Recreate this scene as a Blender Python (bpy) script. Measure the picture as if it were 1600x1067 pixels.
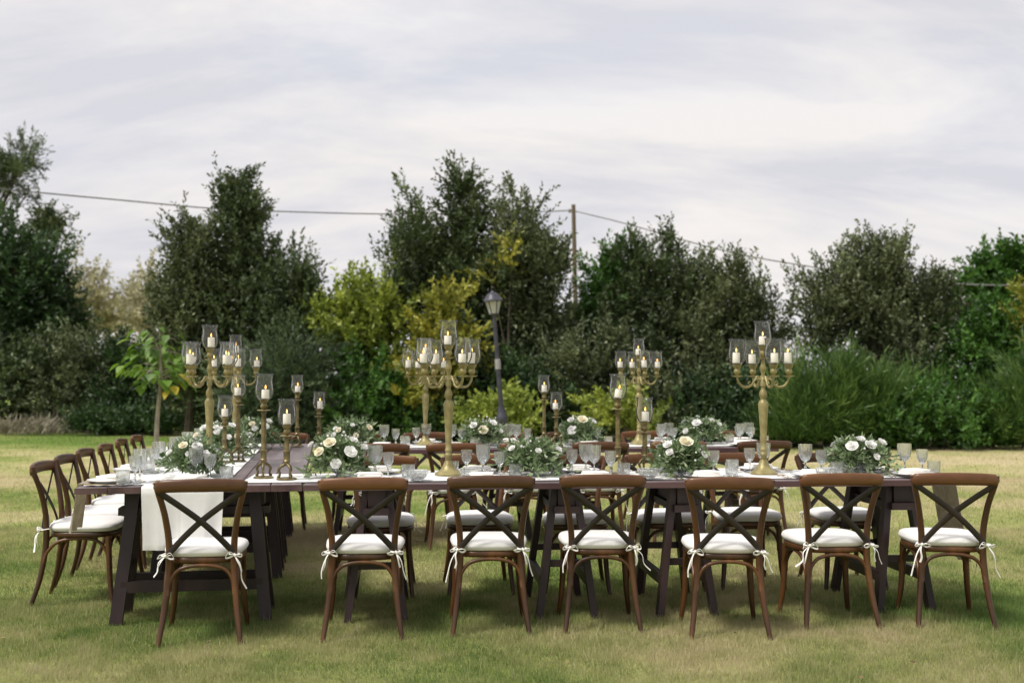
import bpy, math, random
import numpy as np
from mathutils import Vector, Matrix

R = math.radians
PI = math.pi
for o in list(bpy.data.objects):
    bpy.data.objects.remove(o)
scene = bpy.context.scene
C = scene.collection

# ------------------------------------------------------------------ camera
H, FPX, HOR = 1.415, 1740.0, 590.0
PITCH = math.atan((HOR - 533.5) / FPX)
cam_d = bpy.data.cameras.new('camera')
cam_d.sensor_width = 36.0
cam_d.lens = 36.0 * FPX / 1600.0
cam_d.clip_start, cam_d.clip_end = 0.1, 2000.0
cam_d.dof.use_dof = True
cam_d.dof.focus_distance = 6.5
cam_d.dof.aperture_fstop = 2.4
cam = bpy.data.objects.new('camera', cam_d)
cam.location = (0, 0, H)
cam.rotation_euler = (R(90) + PITCH, 0, 0)
C.objects.link(cam)
scene.camera = cam

# ------------------------------------------------------------------ sky and sun
SUN_EL, SUN_AZ = R(58), R(236)      # azimuth clockwise from +Y: behind and left of the camera
world = bpy.data.worlds.new('World')
scene.world = world
world.use_nodes = True
wn = world.node_tree.nodes
wl = world.node_tree.links
wn.clear()
w_out = wn.new('ShaderNodeOutputWorld')
w_bg = wn.new('ShaderNodeBackground')
w_bg.inputs['Strength'].default_value = 0.10
sky = wn.new('ShaderNodeTexSky')
sky.sky_type = 'NISHITA'
sky.sun_disc = False
sky.sun_elevation = SUN_EL
sky.sun_rotation = SUN_AZ
sky.air_density = 1.0
sky.dust_density = 2.0
tc = wn.new('ShaderNodeTexCoord')
sep = wn.new('ShaderNodeSeparateXYZ')
wl.new(tc.outputs['Generated'], sep.inputs[0])
def wmath(op, a, b=None):
    n = wn.new('ShaderNodeMath'); n.operation = op
    for i, v in enumerate((a, b)):
        if v is None: continue
        if isinstance(v, (int, float)): n.inputs[i].default_value = v
        else: wl.new(v, n.inputs[i])
    return n.outputs[0]
zz = wmath('ADD', wmath('MAXIMUM', sep.outputs['Z'], 0.0), 0.34)
cmb = wn.new('ShaderNodeCombineXYZ')
wl.new(wmath('DIVIDE', sep.outputs['X'], zz), cmb.inputs[0])
wl.new(wmath('DIVIDE', sep.outputs['Y'], zz), cmb.inputs[1])
mp = wn.new('ShaderNodeMapping')
mp.inputs['Rotation'].default_value = (0, 0, R(-58))
mp.inputs['Scale'].default_value = (0.45, 1.15, 1)
mp.inputs['Location'].default_value = (5.3, 2.6, 0)
wl.new(cmb.outputs[0], mp.inputs[0])
def wnoise(scale, detail, rough, dist):
    n = wn.new('ShaderNodeTexNoise')
    n.inputs['Scale'].default_value = scale
    n.inputs['Detail'].default_value = detail
    n.inputs['Roughness'].default_value = rough
    n.inputs['Distortion'].default_value = dist
    wl.new(mp.outputs[0], n.inputs['Vector'])
    return n
n1 = wnoise(2.3, 8, 0.60, 0.5)
n2 = wnoise(1.3, 4, 0.5, 0.3)
r1 = wn.new('ShaderNodeValToRGB')            # cloud shade: lilac grey to warm white
r1.color_ramp.elements[0].position = 0.40
r1.color_ramp.elements[0].color = (0.69, 0.69, 0.74, 1)
r1.color_ramp.elements[1].position = 0.58
r1.color_ramp.elements[1].color = (0.90, 0.86, 0.84, 1)
wl.new(n1.outputs['Fac'], r1.inputs[0])
r2 = wn.new('ShaderNodeValToRGB')            # cover: thin gaps where the blue shows
r2.color_ramp.elements[0].position = 0.34
r2.color_ramp.elements[0].color = (0.93, 0.93, 0.93, 1)
r2.color_ramp.elements[1].position = 0.50
r2.color_ramp.elements[1].color = (1, 1, 1, 1)
wl.new(n2.outputs['Fac'], r2.inputs[0])
gain = wn.new('ShaderNodeVectorMath'); gain.operation = 'SCALE'
gain.inputs['Scale'].default_value = 3.5
wl.new(r1.outputs[0], gain.inputs[0])
wmix = wn.new('ShaderNodeMix'); wmix.data_type = 'RGBA'
wl.new(r2.outputs[0], wmix.inputs[0])
wl.new(sky.outputs[0], wmix.inputs[6])
wl.new(gain.outputs[0], wmix.inputs[7])
wl.new(wmix.outputs[2], w_bg.inputs['Color'])
wl.new(w_bg.outputs[0], w_out.inputs[0])

sun_d = bpy.data.lights.new('sun', 'SUN')
sun_d.energy = 1.3
sun_d.angle = R(13)
sun_d.color = (1.0, 0.95, 0.88)
sun = bpy.data.objects.new('sun', sun_d)
sd = Vector((math.sin(SUN_AZ) * math.cos(SUN_EL), math.cos(SUN_AZ) * math.cos(SUN_EL), math.sin(SUN_EL)))
sun.rotation_euler = (-sd).to_track_quat('-Z', 'Y').to_euler()
sun.location = sd * 40
C.objects.link(sun)

vs = scene.view_settings
vs.view_transform = 'Standard'
vs.look = 'None'
vs.exposure = 1.55
vs.gamma = 1.0
scene.cycles.max_bounces = 12
scene.cycles.transparent_max_bounces = 32
scene.cycles.caustics_reflective = False
scene.cycles.caustics_refractive = False

# ------------------------------------------------------------------ pixel helpers (used only to read real places out of the photo)
def ray(px, py):
    v = Vector(((px - 800) / FPX, (533.5 - py) / FPX, -1.0))
    c, s = math.cos(R(90) + PITCH), math.sin(R(90) + PITCH)
    return Vector((v.x, v.y * c - v.z * s, v.y * s + v.z * c))
def at_z(px, py, z):
    d = ray(px, py); t = (z - H) / d.z
    return Vector((d.x * t, d.y * t, z))
def at_d(px, py, D):
    d = ray(px, py); t = D / d.y
    return Vector((d.x * t, D, H + d.z * t))

# ------------------------------------------------------------------ materials
MATS = {}
def new_mat(name):
    m = bpy.data.materials.new(name); m.use_nodes = True
    nt = m.node_tree; nt.nodes.clear()
    out = nt.nodes.new('ShaderNodeOutputMaterial')
    MATS[name] = m
    return m, nt, out
def rgb(c): return (c[0], c[1], c[2], 1.0)
def ramp(nt, fac, cols):
    r = nt.nodes.new('ShaderNodeValToRGB')
    el = r.color_ramp.elements
    while len(el) < len(cols): el.new(0.5)
    for e, (p, c) in zip(el, cols):
        e.position = p; e.color = rgb(c)
    nt.links.new(fac, r.inputs[0])
    return r.outputs[0]
def noise(nt, scale, detail=3, rough=0.5, stretch=None, coord='Object', dist=0.0):
    t = nt.nodes.new('ShaderNodeTexCoord')
    n = nt.nodes.new('ShaderNodeTexNoise')
    n.inputs['Scale'].default_value = scale
    n.inputs['Detail'].default_value = detail
    n.inputs['Roughness'].default_value = rough
    n.inputs['Distortion'].default_value = dist
    v = t.outputs[coord]
    if stretch:
        mpp = nt.nodes.new('ShaderNodeMapping')
        mpp.inputs['Scale'].default_value = stretch
        nt.links.new(v, mpp.inputs[0]); v = mpp.outputs[0]
    nt.links.new(v, n.inputs['Vector'])
    return n.outputs['Fac']
def bump(nt, fac, strength, dist=0.01):
    b = nt.nodes.new('ShaderNodeBump')
    b.inputs['Strength'].default_value = strength
    b.inputs['Distance'].default_value = dist
    nt.links.new(fac, b.inputs['Height'])
    return b.outputs[0]
def principled(name, cols, scale=8, stretch=None, rough=0.5, metal=0.0, bmp=0.0, bscale=None, detail=4, spec=0.5, rough_var=0.0, coat=0.0, dist=0.0, obj_var=0.0, sheen=0.0, scuff=None):
    m, nt, out = new_mat(name)
    p = nt.nodes.new('ShaderNodeBsdfPrincipled')
    f = noise(nt, scale, detail, 0.55, stretch, dist=dist)
    c = ramp(nt, f, cols)
    if obj_var:
        oi = nt.nodes.new('ShaderNodeObjectInfo')
        hs = nt.nodes.new('ShaderNodeHueSaturation')
        mr = nt.nodes.new('ShaderNodeMapRange')
        mr.inputs[3].default_value = 1 - obj_var; mr.inputs[4].default_value = 1 + obj_var
        nt.links.new(oi.outputs['Random'], mr.inputs[0])
        nt.links.new(mr.outputs[0], hs.inputs['Value'])
        nt.links.new(c, hs.inputs['Color']); c = hs.outputs[0]
    if scuff:
        sf = ramp(nt, noise(nt, 55, 6, 0.72), [(0.62, (0, 0, 0)), (0.70, (1, 1, 1))])
        mxs = nt.nodes.new('ShaderNodeMix'); mxs.data_type = 'RGBA'
        nt.links.new(sf, mxs.inputs[0]); nt.links.new(c, mxs.inputs[6]); mxs.inputs[7].default_value = rgb(scuff)
        c = mxs.outputs[2]
    nt.links.new(c, p.inputs['Base Color'])
    p.inputs['Roughness'].default_value = rough
    if rough_var:
        mr = nt.nodes.new('ShaderNodeMapRange')
        mr.inputs[3].default_value = rough - rough_var; mr.inputs[4].default_value = rough + rough_var
        nt.links.new(noise(nt, scale * 0.7, 3), mr.inputs[0])
        nt.links.new(mr.outputs[0], p.inputs['Roughness'])
    p.inputs['Metallic'].default_value = metal
    p.inputs['Specular IOR Level'].default_value = spec
    p.inputs['Coat Weight'].default_value = coat
    p.inputs['Sheen Weight'].default_value = sheen
    if bmp:
        nt.links.new(bump(nt, noise(nt, bscale or scale * 3, 4, 0.6, stretch), bmp), p.inputs['Normal'])
    nt.links.new(p.outputs[0], out.inputs[0])
    return m
principled('chair_wood', [(0.30, (0.0302, 0.0117, 0.0039)), (0.52, (0.0752, 0.0293, 0.0087)), (0.75, (0.1242, 0.0537, 0.0167))], scale=9, stretch=(0.620, 0.682, 0.155), rough=0.38, bmp=0.15, bscale=40, rough_var=0.1, obj_var=0.35, dist=0.8, scuff=(0.1564, 0.0831, 0.0352))
principled('rail_wood', [(0.30, (0.0440, 0.0154, 0.0055)), (0.50, (0.0979, 0.0385, 0.0121)), (0.72, (0.1595, 0.0692, 0.0220))], scale=11, stretch=(0.145, 0.713, 0.660), rough=0.34, bmp=0.12, bscale=50, rough_var=0.1, obj_var=0.35, dist=1.2, scuff=(0.1870, 0.0990, 0.0417))
principled('slat_band', [(0.35, (0.0083, 0.0044, 0.0033)), (0.7, (0.0193, 0.0105, 0.0060))], scale=14, rough=0.4, bmp=0.1, obj_var=0.3)
principled('cushion_cloth', [(0.3, (0.7392, 0.7300, 0.7115)), (0.7, (0.7946, 0.7854, 0.7669))], scale=6, rough=0.9, bmp=0.55, bscale=16, spec=0.15, sheen=0.2)
principled('tie_cloth', [(0.3, (0.76, 0.75, 0.70)), (0.7, (0.86, 0.85, 0.81))], scale=30, rough=0.9, spec=0.15)
principled('linen_white', [(0.3, (0.68, 0.68, 0.67)), (0.7, (0.77, 0.77, 0.76))], scale=5, rough=0.9, bmp=0.3, bscale=180, spec=0.1)
principled('napkin_cloth', [(0.3, (0.78, 0.76, 0.71)), (0.7, (0.88, 0.86, 0.82))], scale=20, rough=0.9, bmp=0.25, bscale=180, spec=0.1, obj_var=0.05)
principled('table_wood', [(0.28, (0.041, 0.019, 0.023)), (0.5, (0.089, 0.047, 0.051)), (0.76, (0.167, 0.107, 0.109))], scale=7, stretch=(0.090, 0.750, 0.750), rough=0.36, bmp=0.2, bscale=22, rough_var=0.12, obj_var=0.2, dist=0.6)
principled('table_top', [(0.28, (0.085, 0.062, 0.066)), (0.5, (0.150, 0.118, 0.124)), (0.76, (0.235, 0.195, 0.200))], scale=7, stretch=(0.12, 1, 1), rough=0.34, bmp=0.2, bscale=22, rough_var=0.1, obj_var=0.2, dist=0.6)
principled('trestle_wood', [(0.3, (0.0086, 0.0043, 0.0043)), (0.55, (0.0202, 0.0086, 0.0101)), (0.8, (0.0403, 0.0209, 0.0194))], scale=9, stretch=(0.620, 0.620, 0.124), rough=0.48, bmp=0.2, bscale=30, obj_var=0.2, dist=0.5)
principled('gold_paint', [(0.25, (0.1546, 0.1288, 0.0464)), (0.5, (0.2834, 0.2421, 0.1010)), (0.75, (0.4122, 0.3606, 0.1700))], scale=14, rough=0.45, metal=0.3, bmp=0.2, bscale=60, rough_var=0.12)
principled('old_brass', [(0.25, (0.0750, 0.0600, 0.0300)), (0.5, (0.1700, 0.1350, 0.0600)), (0.75, (0.3600, 0.2900, 0.1200))], scale=18, rough=0.42, metal=0.45, bmp=0.25, bscale=70, rough_var=0.12)
principled('cutlery_gold', [(0.3, (0.55, 0.36, 0.12)), (0.7, (0.70, 0.48, 0.18))], scale=20, rough=0.22, metal=1.0)
principled('porcelain', [(0.3, (0.80, 0.80, 0.79)), (0.7, (0.86, 0.86, 0.85))], scale=5, rough=0.15, coat=0.4)
principled('wax', [(0.3, (0.80, 0.76, 0.66)), (0.7, (0.86, 0.83, 0.75))], scale=20, rough=0.5)
principled('lamp_iron', [(0.3, (0.020, 0.020, 0.030)), (0.7, (0.055, 0.055, 0.080))], scale=9, rough=0.45, bmp=0.15, bscale=50)
principled('lamp_band', [(0.3, (0.22, 0.21, 0.22)), (0.7, (0.36, 0.35, 0.36))], scale=12, rough=0.55)
principled('lamp_pane', [(0.3, (0.34, 0.34, 0.33)), (0.7, (0.48, 0.48, 0.46))], scale=6, rough=0.35)
principled('bark', [(0.3, (0.040, 0.032, 0.024)), (0.7, (0.14, 0.115, 0.085))], scale=9, stretch=(1, 1, 0.3), rough=0.9, bmp=0.6, bscale=20, spec=0.2)
principled('pale_bark', [(0.3, (0.16, 0.14, 0.12)), (0.7, (0.40, 0.36, 0.31))], scale=14, stretch=(1, 1, 0.4), rough=0.9, bmp=0.4, spec=0.2)
principled('pole_wood', [(0.3, (0.0880, 0.0680, 0.0480)), (0.7, (0.1760, 0.1360, 0.0960))], scale=6, stretch=(1, 1, 0.1), rough=0.9, bmp=0.4, spec=0.2)
principled('wire', [(0.3, (0.10, 0.10, 0.10)), (0.7, (0.15, 0.15, 0.15))], scale=2, rough=0.7)

def petal_mat(name, a, b, tr=0.25):
    m, nt, out = new_mat(name)
    d = nt.nodes.new('ShaderNodeBsdfDiffuse'); t = nt.nodes.new('ShaderNodeBsdfTranslucent')
    c = ramp(nt, noise(nt, 30, 2), [(0.3, a), (0.7, b)])
    nt.links.new(c, d.inputs[0]); nt.links.new(c, t.inputs[0])
    mx = nt.nodes.new('ShaderNodeMixShader'); mx.inputs[0].default_value = tr
    nt.links.new(d.outputs[0], mx.inputs[1]); nt.links.new(t.outputs[0], mx.inputs[2])
    nt.links.new(mx.outputs[0], out.inputs[0])
petal_mat('linen_beige', (0.50, 0.45, 0.37), (0.62, 0.57, 0.48), 0.55)
petal_mat('petal_white', (0.80, 0.80, 0.78), (0.88, 0.88, 0.86))
petal_mat('petal_cream', (0.80, 0.74, 0.55), (0.88, 0.84, 0.70))

def glass_mat(name, haze, tint=(0.97, 0.98, 0.98), blend=0.12):
    m, nt, out = new_mat(name)
    tr = nt.nodes.new('ShaderNodeBsdfTransparent'); tr.inputs[0].default_value = rgb(tint)
    gl = nt.nodes.new('ShaderNodeBsdfGlossy'); gl.inputs['Roughness'].default_value = 0.04
    fr = nt.nodes.new('ShaderNodeLayerWeight'); fr.inputs['Blend'].default_value = blend
    mx = nt.nodes.new('ShaderNodeMixShader')
    nt.links.new(fr.outputs['Fresnel'], mx.inputs[0])
    nt.links.new(tr.outputs[0], mx.inputs[1]); nt.links.new(gl.outputs[0], mx.inputs[2])
    d = nt.nodes.new('ShaderNodeBsdfTranslucent'); d.inputs[0].default_value = (0.9, 0.92, 0.94, 1)
    d2 = nt.nodes.new('ShaderNodeBsdfDiffuse'); d2.inputs[0].default_value = (0.9, 0.92, 0.94, 1)
    dd = nt.nodes.new('ShaderNodeMixShader'); dd.inputs[0].default_value = 0.5
    nt.links.new(d.outputs[0], dd.inputs[1]); nt.links.new(d2.outputs[0], dd.inputs[2])
    f = nt.nodes.new('ShaderNodeMapRange')
    nt.links.new(noise(nt, 12, 1), f.inputs[0])
    f.inputs[3].default_value = haze * 0.85; f.inputs[4].default_value = haze * 1.15
    mx2 = nt.nodes.new('ShaderNodeMixShader')
    nt.links.new(f.outputs[0], mx2.inputs[0])
    nt.links.new(mx.outputs[0], mx2.inputs[1]); nt.links.new(dd.outputs[0], mx2.inputs[2])
    nt.links.new(mx2.outputs[0], out.inputs[0])
glass_mat('shade_glass', 0.026, (1, 1, 1), 0.12)
m, nt, out = new_mat('crystal')         # cut crystal: real refraction, see-through share thins shadows, white mixed in as painted brightness
g_ = nt.nodes.new('ShaderNodeBsdfGlass'); g_.inputs['IOR'].default_value = 1.5; g_.inputs['Roughness'].default_value = 0.03; g_.inputs[0].default_value = (0.98, 0.99, 0.99, 1)
t_ = nt.nodes.new('ShaderNodeBsdfTransparent'); t_.inputs[0].default_value = (0.98, 0.99, 0.99, 1)
d_ = nt.nodes.new('ShaderNodeBsdfDiffuse'); d_.inputs[0].default_value = (0.9, 0.92, 0.94, 1)
a_ = nt.nodes.new('ShaderNodeMixShader'); a_.inputs[0].default_value = 0.22
b_ = nt.nodes.new('ShaderNodeMixShader'); b_.inputs[0].default_value = 0.08
nt.links.new(g_.outputs[0], a_.inputs[1]); nt.links.new(t_.outputs[0], a_.inputs[2])
nt.links.new(a_.outputs[0], b_.inputs[1]); nt.links.new(d_.outputs[0], b_.inputs[2])
nt.links.new(b_.outputs[0], out.inputs[0])

m, nt, out = new_mat('flame')
e = nt.nodes.new('ShaderNodeEmission'); e.inputs[0].default_value = (1.0, 0.50, 0.13, 1); e.inputs[1].default_value = 1.6
nt.links.new(e.outputs[0], out.inputs[0])

def leaf_mat(name, cols, trans=0.26, gloss=0.035, grough=0.55):
    m, nt, out = new_mat(name)
    at = nt.nodes.new('ShaderNodeAttribute'); at.attribute_name = 'tint'
    c = ramp(nt, at.outputs['Fac'], cols)
    d = nt.nodes.new('ShaderNodeBsdfDiffuse'); t = nt.nodes.new('ShaderNodeBsdfTranslucent')
    nt.links.new(c, d.inputs[0]); nt.links.new(c, t.inputs[0])
    mx = nt.nodes.new('ShaderNodeMixShader'); mx.inputs[0].default_value = trans
    nt.links.new(d.outputs[0], mx.inputs[1]); nt.links.new(t.outputs[0], mx.inputs[2])
    g = nt.nodes.new('ShaderNodeBsdfGlossy'); g.inputs['Roughness'].default_value = grough
    g.inputs[0].default_value = (1, 1, 1, 1)
    m2 = nt.nodes.new('ShaderNodeMixShader'); m2.inputs[0].default_value = gloss
    nt.links.new(mx.outputs[0], m2.inputs[1]); nt.links.new(g.outputs[0], m2.inputs[2])
    nt.links.new(m2.outputs[0], out.inputs[0])
def L3(a, b, c): return [(0.05, a), (0.5, b), (0.95, c)]
leaf_mat('leaf_oak', L3((0.024, 0.040, 0.013), (0.062, 0.096, 0.030), (0.150, 0.195, 0.076)))
leaf_mat('leaf_olive', L3((0.035, 0.051, 0.019), (0.094, 0.122, 0.048), (0.221, 0.256, 0.116)))
leaf_mat('leaf_dark', L3((0.011, 0.029, 0.007), (0.032, 0.073, 0.017), (0.076, 0.145, 0.035)))
leaf_mat('leaf_green', L3((0.019, 0.059, 0.007), (0.053, 0.143, 0.016), (0.123, 0.260, 0.036)))
leaf_mat('leaf_lime', L3((0.094, 0.138, 0.015), (0.250, 0.319, 0.045), (0.450, 0.500, 0.094)))
leaf_mat('leaf_yellow', L3((0.1, 0.12, 0.012), (0.27, 0.28, 0.035), (0.5, 0.46, 0.075)))
leaf_mat('leaf_pale', L3((0.221, 0.212, 0.128), (0.408, 0.383, 0.238), (0.612, 0.561, 0.374)))
leaf_mat('leaf_broom', L3((0.019, 0.057, 0.008), (0.074, 0.155, 0.024), (0.223, 0.338, 0.070)))
leaf_mat('leaf_juniper', L3((0.025, 0.050, 0.020), (0.062, 0.101, 0.043), (0.136, 0.189, 0.086)))
leaf_mat('leaf_sapling', L3((0.07, 0.15, 0.012), (0.14, 0.26, 0.028), (0.44, 0.36, 0.035)), trans=0.4)
leaf_mat('leaf_bouquet', L3((0.065, 0.12, 0.04), (0.165, 0.24, 0.105), (0.32, 0.39, 0.23)), trans=0.2)
leaf_mat('dead_leaf', L3((0.07, 0.045, 0.02), (0.16, 0.10, 0.045), (0.36, 0.27, 0.13)))
leaf_mat('dry_stalks', L3((0.14, 0.12, 0.08), (0.28, 0.25, 0.18), (0.42, 0.38, 0.30)))
leaf_mat('grass_blades', [(0.0, (0.1317, 0.2138, 0.0495)), (0.35, (0.3287, 0.3454, 0.1352)), (0.65, (0.4683, 0.4356, 0.2342)), (1.0, (0.5584, 0.4762, 0.3119))], trans=0.5, gloss=0.02)
def soil_mat():
    m, nt, out = new_mat('lawn_soil')
    p = nt.nodes.new('ShaderNodeBsdfPrincipled')
    at = nt.nodes.new('ShaderNodeAttribute'); at.attribute_name = 'tint'
    add = nt.nodes.new('ShaderNodeMath'); add.operation = 'ADD'
    mr = nt.nodes.new('ShaderNodeMapRange'); mr.inputs[3].default_value = -0.3; mr.inputs[4].default_value = 0.3
    nt.links.new(noise(nt, 9, 6, 0.7), mr.inputs[0])
    nt.links.new(at.outputs['Fac'], add.inputs[0]); nt.links.new(mr.outputs[0], add.inputs[1])
    c = ramp(nt, add.outputs[0], [(0.0, (0.150, 0.230, 0.046)), (0.35, (0.290, 0.330, 0.100)), (0.65, (0.420, 0.400, 0.180)), (1.0, (0.54, 0.46, 0.27))])
    nt.links.new(c, p.inputs['Base Color'])
    p.inputs['Roughness'].default_value = 0.95; p.inputs['Specular IOR Level'].default_value = 0.1
    nt.links.new(bump(nt, noise(nt, 60, 5, 0.7), 0.8, 0.03), p.inputs['Normal'])
    nt.links.new(p.outputs[0], out.inputs[0])
soil_mat()

# ------------------------------------------------------------------ mesh helpers
def catmull(pts, n=6):
    P = [np.array(p, float) for p in pts]
    P = [2 * P[0] - P[1]] + P + [2 * P[-1] - P[-2]]
    out = []
    for i in range(1, len(P) - 2):
        for k in range(n):
            t = k / n
            a, b, c, d = P[i - 1], P[i], P[i + 1], P[i + 2]
            out.append(0.5 * (2 * b + (c - a) * t + (2 * a - 5 * b + 4 * c - d) * t * t + (3 * b - a - 3 * c + d) * t ** 3))
    out.append(P[-2])
    return out
class MB:
    def __init__(self): self.v = []; self.f = []; self.m = []
    def add(self, v, f, mi=0):
        o = len(self.v)
        self.v += [tuple(map(float, p)) for p in v]
        self.f += [tuple(i + o for i in q) for q in f]
        self.m += [mi] * len(f)
        return self
    def hexa(self, c8, mi=0):           # 8 corners: bottom 4 ccw then top 4 ccw
        return self.add(c8, [(0, 3, 2, 1), (4, 5, 6, 7), (0, 1, 5, 4), (1, 2, 6, 5), (2, 3, 7, 6), (3, 0, 4, 7)], mi)
    def box(self, lo, hi, mi=0):
        x0, y0, z0 = lo; x1, y1, z1 = hi
        return self.hexa([(x0, y0, z0), (x1, y0, z0), (x1, y1, z0), (x0, y1, z0), (x0, y0, z1), (x1, y0, z1), (x1, y1, z1), (x0, y1, z1)], mi)
    def bar(self, a, b, w, d, ref=(0, 1, 0), mi=0):   # bar from a to b; w across ref x axis, d along ref
        a, b = Vector(a), Vector(b)
        t = (b - a).normalized(); r = Vector(ref)
        s = t.cross(r).normalized(); r = s.cross(t).normalized()
        s *= w / 2; r *= d / 2
        return self.hexa([a - s - r, a + s - r, a + s + r, a - s + r, b - s - r, b + s - r, b + s + r, b - s + r], mi)
    def tube(self, pts, rad, n=8, sx=1.0, sy=1.0, ref=None, cap=True, mi=0):
        P = [Vector(p) for p in pts]
        k = len(P)
        if isinstance(rad, (int, float)): rad = [rad] * k
        elif len(rad) != k: rad = list(np.interp(np.linspace(0, 1, k), np.linspace(0, 1, len(rad)), rad))
        vs, fs = [], []
        prev = Vector(ref) if ref else None
        for i in range(k):
            t = (P[min(i + 1, k - 1)] - P[max(i - 1, 0)]).normalized()
            if prev is None:
                prev = Vector((0, 0, 1)) if abs(t.z) < 0.9 else Vector((1, 0, 0))
            s = t.cross(prev).normalized(); u = s.cross(t).normalized()
            prev = u
            for j in range(n):
                a = 2 * PI * j / n
                vs.append(P[i] + s * (math.cos(a) * rad[i] * sx) + u * (math.sin(a) * rad[i] * sy))
        for i in range(k - 1):
            for j in range(n):
                fs.append((i * n + j, i * n + (j + 1) % n, (i + 1) * n + (j + 1) % n, (i + 1) * n + j))
        if cap:
            fs.append(tuple(range(n - 1, -1, -1))); fs.append(tuple((k - 1) * n + j for j in range(n)))
        return self.add(vs, fs, mi)
    def lathe(self, prof, n=20, c=(0, 0, 0), flute=0.0, nf=0, zf=None, mi=0, close=False, twist=0):
        vs, fs = [], []
        for (r, z) in prof:
            for j in range(n):
                a = 2 * PI * j / n
                rr = r
                if flute and (zf is None or zf[0] <= z <= zf[1]): rr = r * (1 + flute * math.cos(nf * a))
                vs.append((c[0] + rr * math.cos(a), c[1] + rr * math.sin(a), c[2] + z))
        k = len(prof)
        for i in range(k - 1):
            for j in range(n):
                fs.append((i * n + j, i * n + (j + 1) % n, (i + 1) * n + (j + 1) % n, (i + 1) * n + j))
        if close:
            fs.append(tuple(range(n - 1, -1, -1))); fs.append(tuple((k - 1) * n + j for j in range(n)))
        return self.add(vs, fs, mi)
    def mesh(self, name, mats, smooth=40):
        me = bpy.data.meshes.new(name)
        me.from_pydata(self.v, [], self.f)
        for mm in ([mats] if isinstance(mats, str) else mats): me.materials.append(MATS[mm])
        if any(self.m): me.polygons.foreach_set('material_index', self.m)
        if smooth:
            me.polygons.foreach_set('use_smooth', [True] * len(me.polygons))
            me.set_sharp_from_angle(angle=R(smooth))
        me.update()
        return me

# ------------------------------------------------------------------ scene helpers
def obj(name, me, parent=None):
    o = bpy.data.objects.new(name, me)
    C.objects.link(o)
    if parent is not None: o.parent = parent
    return o
def tag(o, label=None, cat=None, group=None, kind=None):
    if label: o['label'] = label
    if cat: o['category'] = cat
    if group: o['group'] = group
    if kind: o['kind'] = kind
    return o
def thing(name, label, cat, loc, rz=0.0, group=None):
    o = obj(name, None); o.empty_display_size = 0.1
    o.location = loc; o.rotation_euler = (0, 0, rz)
    return tag(o, label, cat, group)
def copy_tree(src, parent=None):
    c = src.copy(); C.objects.link(c); c.parent = parent
    for ch in src.children: copy_tree(ch, c)
    return c
def place(proto, used, loc, rz, label, scale=1.0):
    o = proto if not used else copy_tree(proto)
    o.location = loc; o.rotation_euler = (0, 0, rz); o.scale = (scale,) * 3
    o['label'] = label
    used.append(o)
    return o
def np_mesh(name, V, F, tint, mat):      # V (n,3), F (m,k) all same size
    me = bpy.data.meshes.new(name)
    n, m_, k = len(V), len(F), F.shape[1]
    me.vertices.add(n); me.loops.add(m_ * k); me.polygons.add(m_)
    me.vertices.foreach_set('co', V.astype(np.float32).ravel())
    me.loops.foreach_set('vertex_index', F.astype(np.int32).ravel())
    me.polygons.foreach_set('loop_start', np.arange(0, m_ * k, k, dtype=np.int32))
    a = me.attributes.new('tint', 'FLOAT', 'POINT')
    a.data.foreach_set('value', tint.astype(np.float32))
    me.materials.append(MATS[mat])
    me.update(); me.validate()
    return me
ORD = ['first', 'second', 'third', 'fourth', 'fifth', 'sixth', 'seventh', 'eighth']

# ================================================================== LAWN
def vnoise(x, y, seed, sc):
    rs = np.random.RandomState(seed); g = rs.rand(64, 64)
    x = x * sc + 31.7; y = y * sc + 17.3
    xi = np.floor(x).astype(int); yi = np.floor(y).astype(int)
    fx = x - xi; fy = y - yi
    fx = fx * fx * (3 - 2 * fx); fy = fy * fy * (3 - 2 * fy)
    G = lambda a, b: g[a % 64, b % 64]
    return (G(xi, yi) * (1 - fx) + G(xi + 1, yi) * fx) * (1 - fy) + (G(xi, yi + 1) * (1 - fx) + G(xi + 1, yi + 1) * fx) * fy
def dryness(x, y):
    def g(cx, cy, rx, ry, a): return a * np.exp(-((x - cx) / rx) ** 2 - ((y - cy) / ry) ** 2)
    d = 0.49 + 0.62 * (vnoise(x, y, 1, 0.45) - 0.5) + 0.6 * (vnoise(x, y, 2, 1.4) - 0.5) + 0.5 * (vnoise(x, y, 3, 4.0) - 0.5) + 0.3 * (vnoise(x, y, 4, 11.0) - 0.5)
    d += g(-6.5, 18.0, 4.0, 2.6, 0.24) + g(-8, 26, 6, 4.2, -0.5) + g(-5.5, 13.3, 2.5, 1.3, -0.16)
    d += g(8.5, 18, 6.5, 5.0, 0.34) + g(4.6, 8.9, 1.3, 0.8, -0.25) + g(0.6, 5.6, 1.6, 0.6, 0.14) + g(-2.6, 6.0, 1.2, 1.0, -0.12)
    return d
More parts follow.
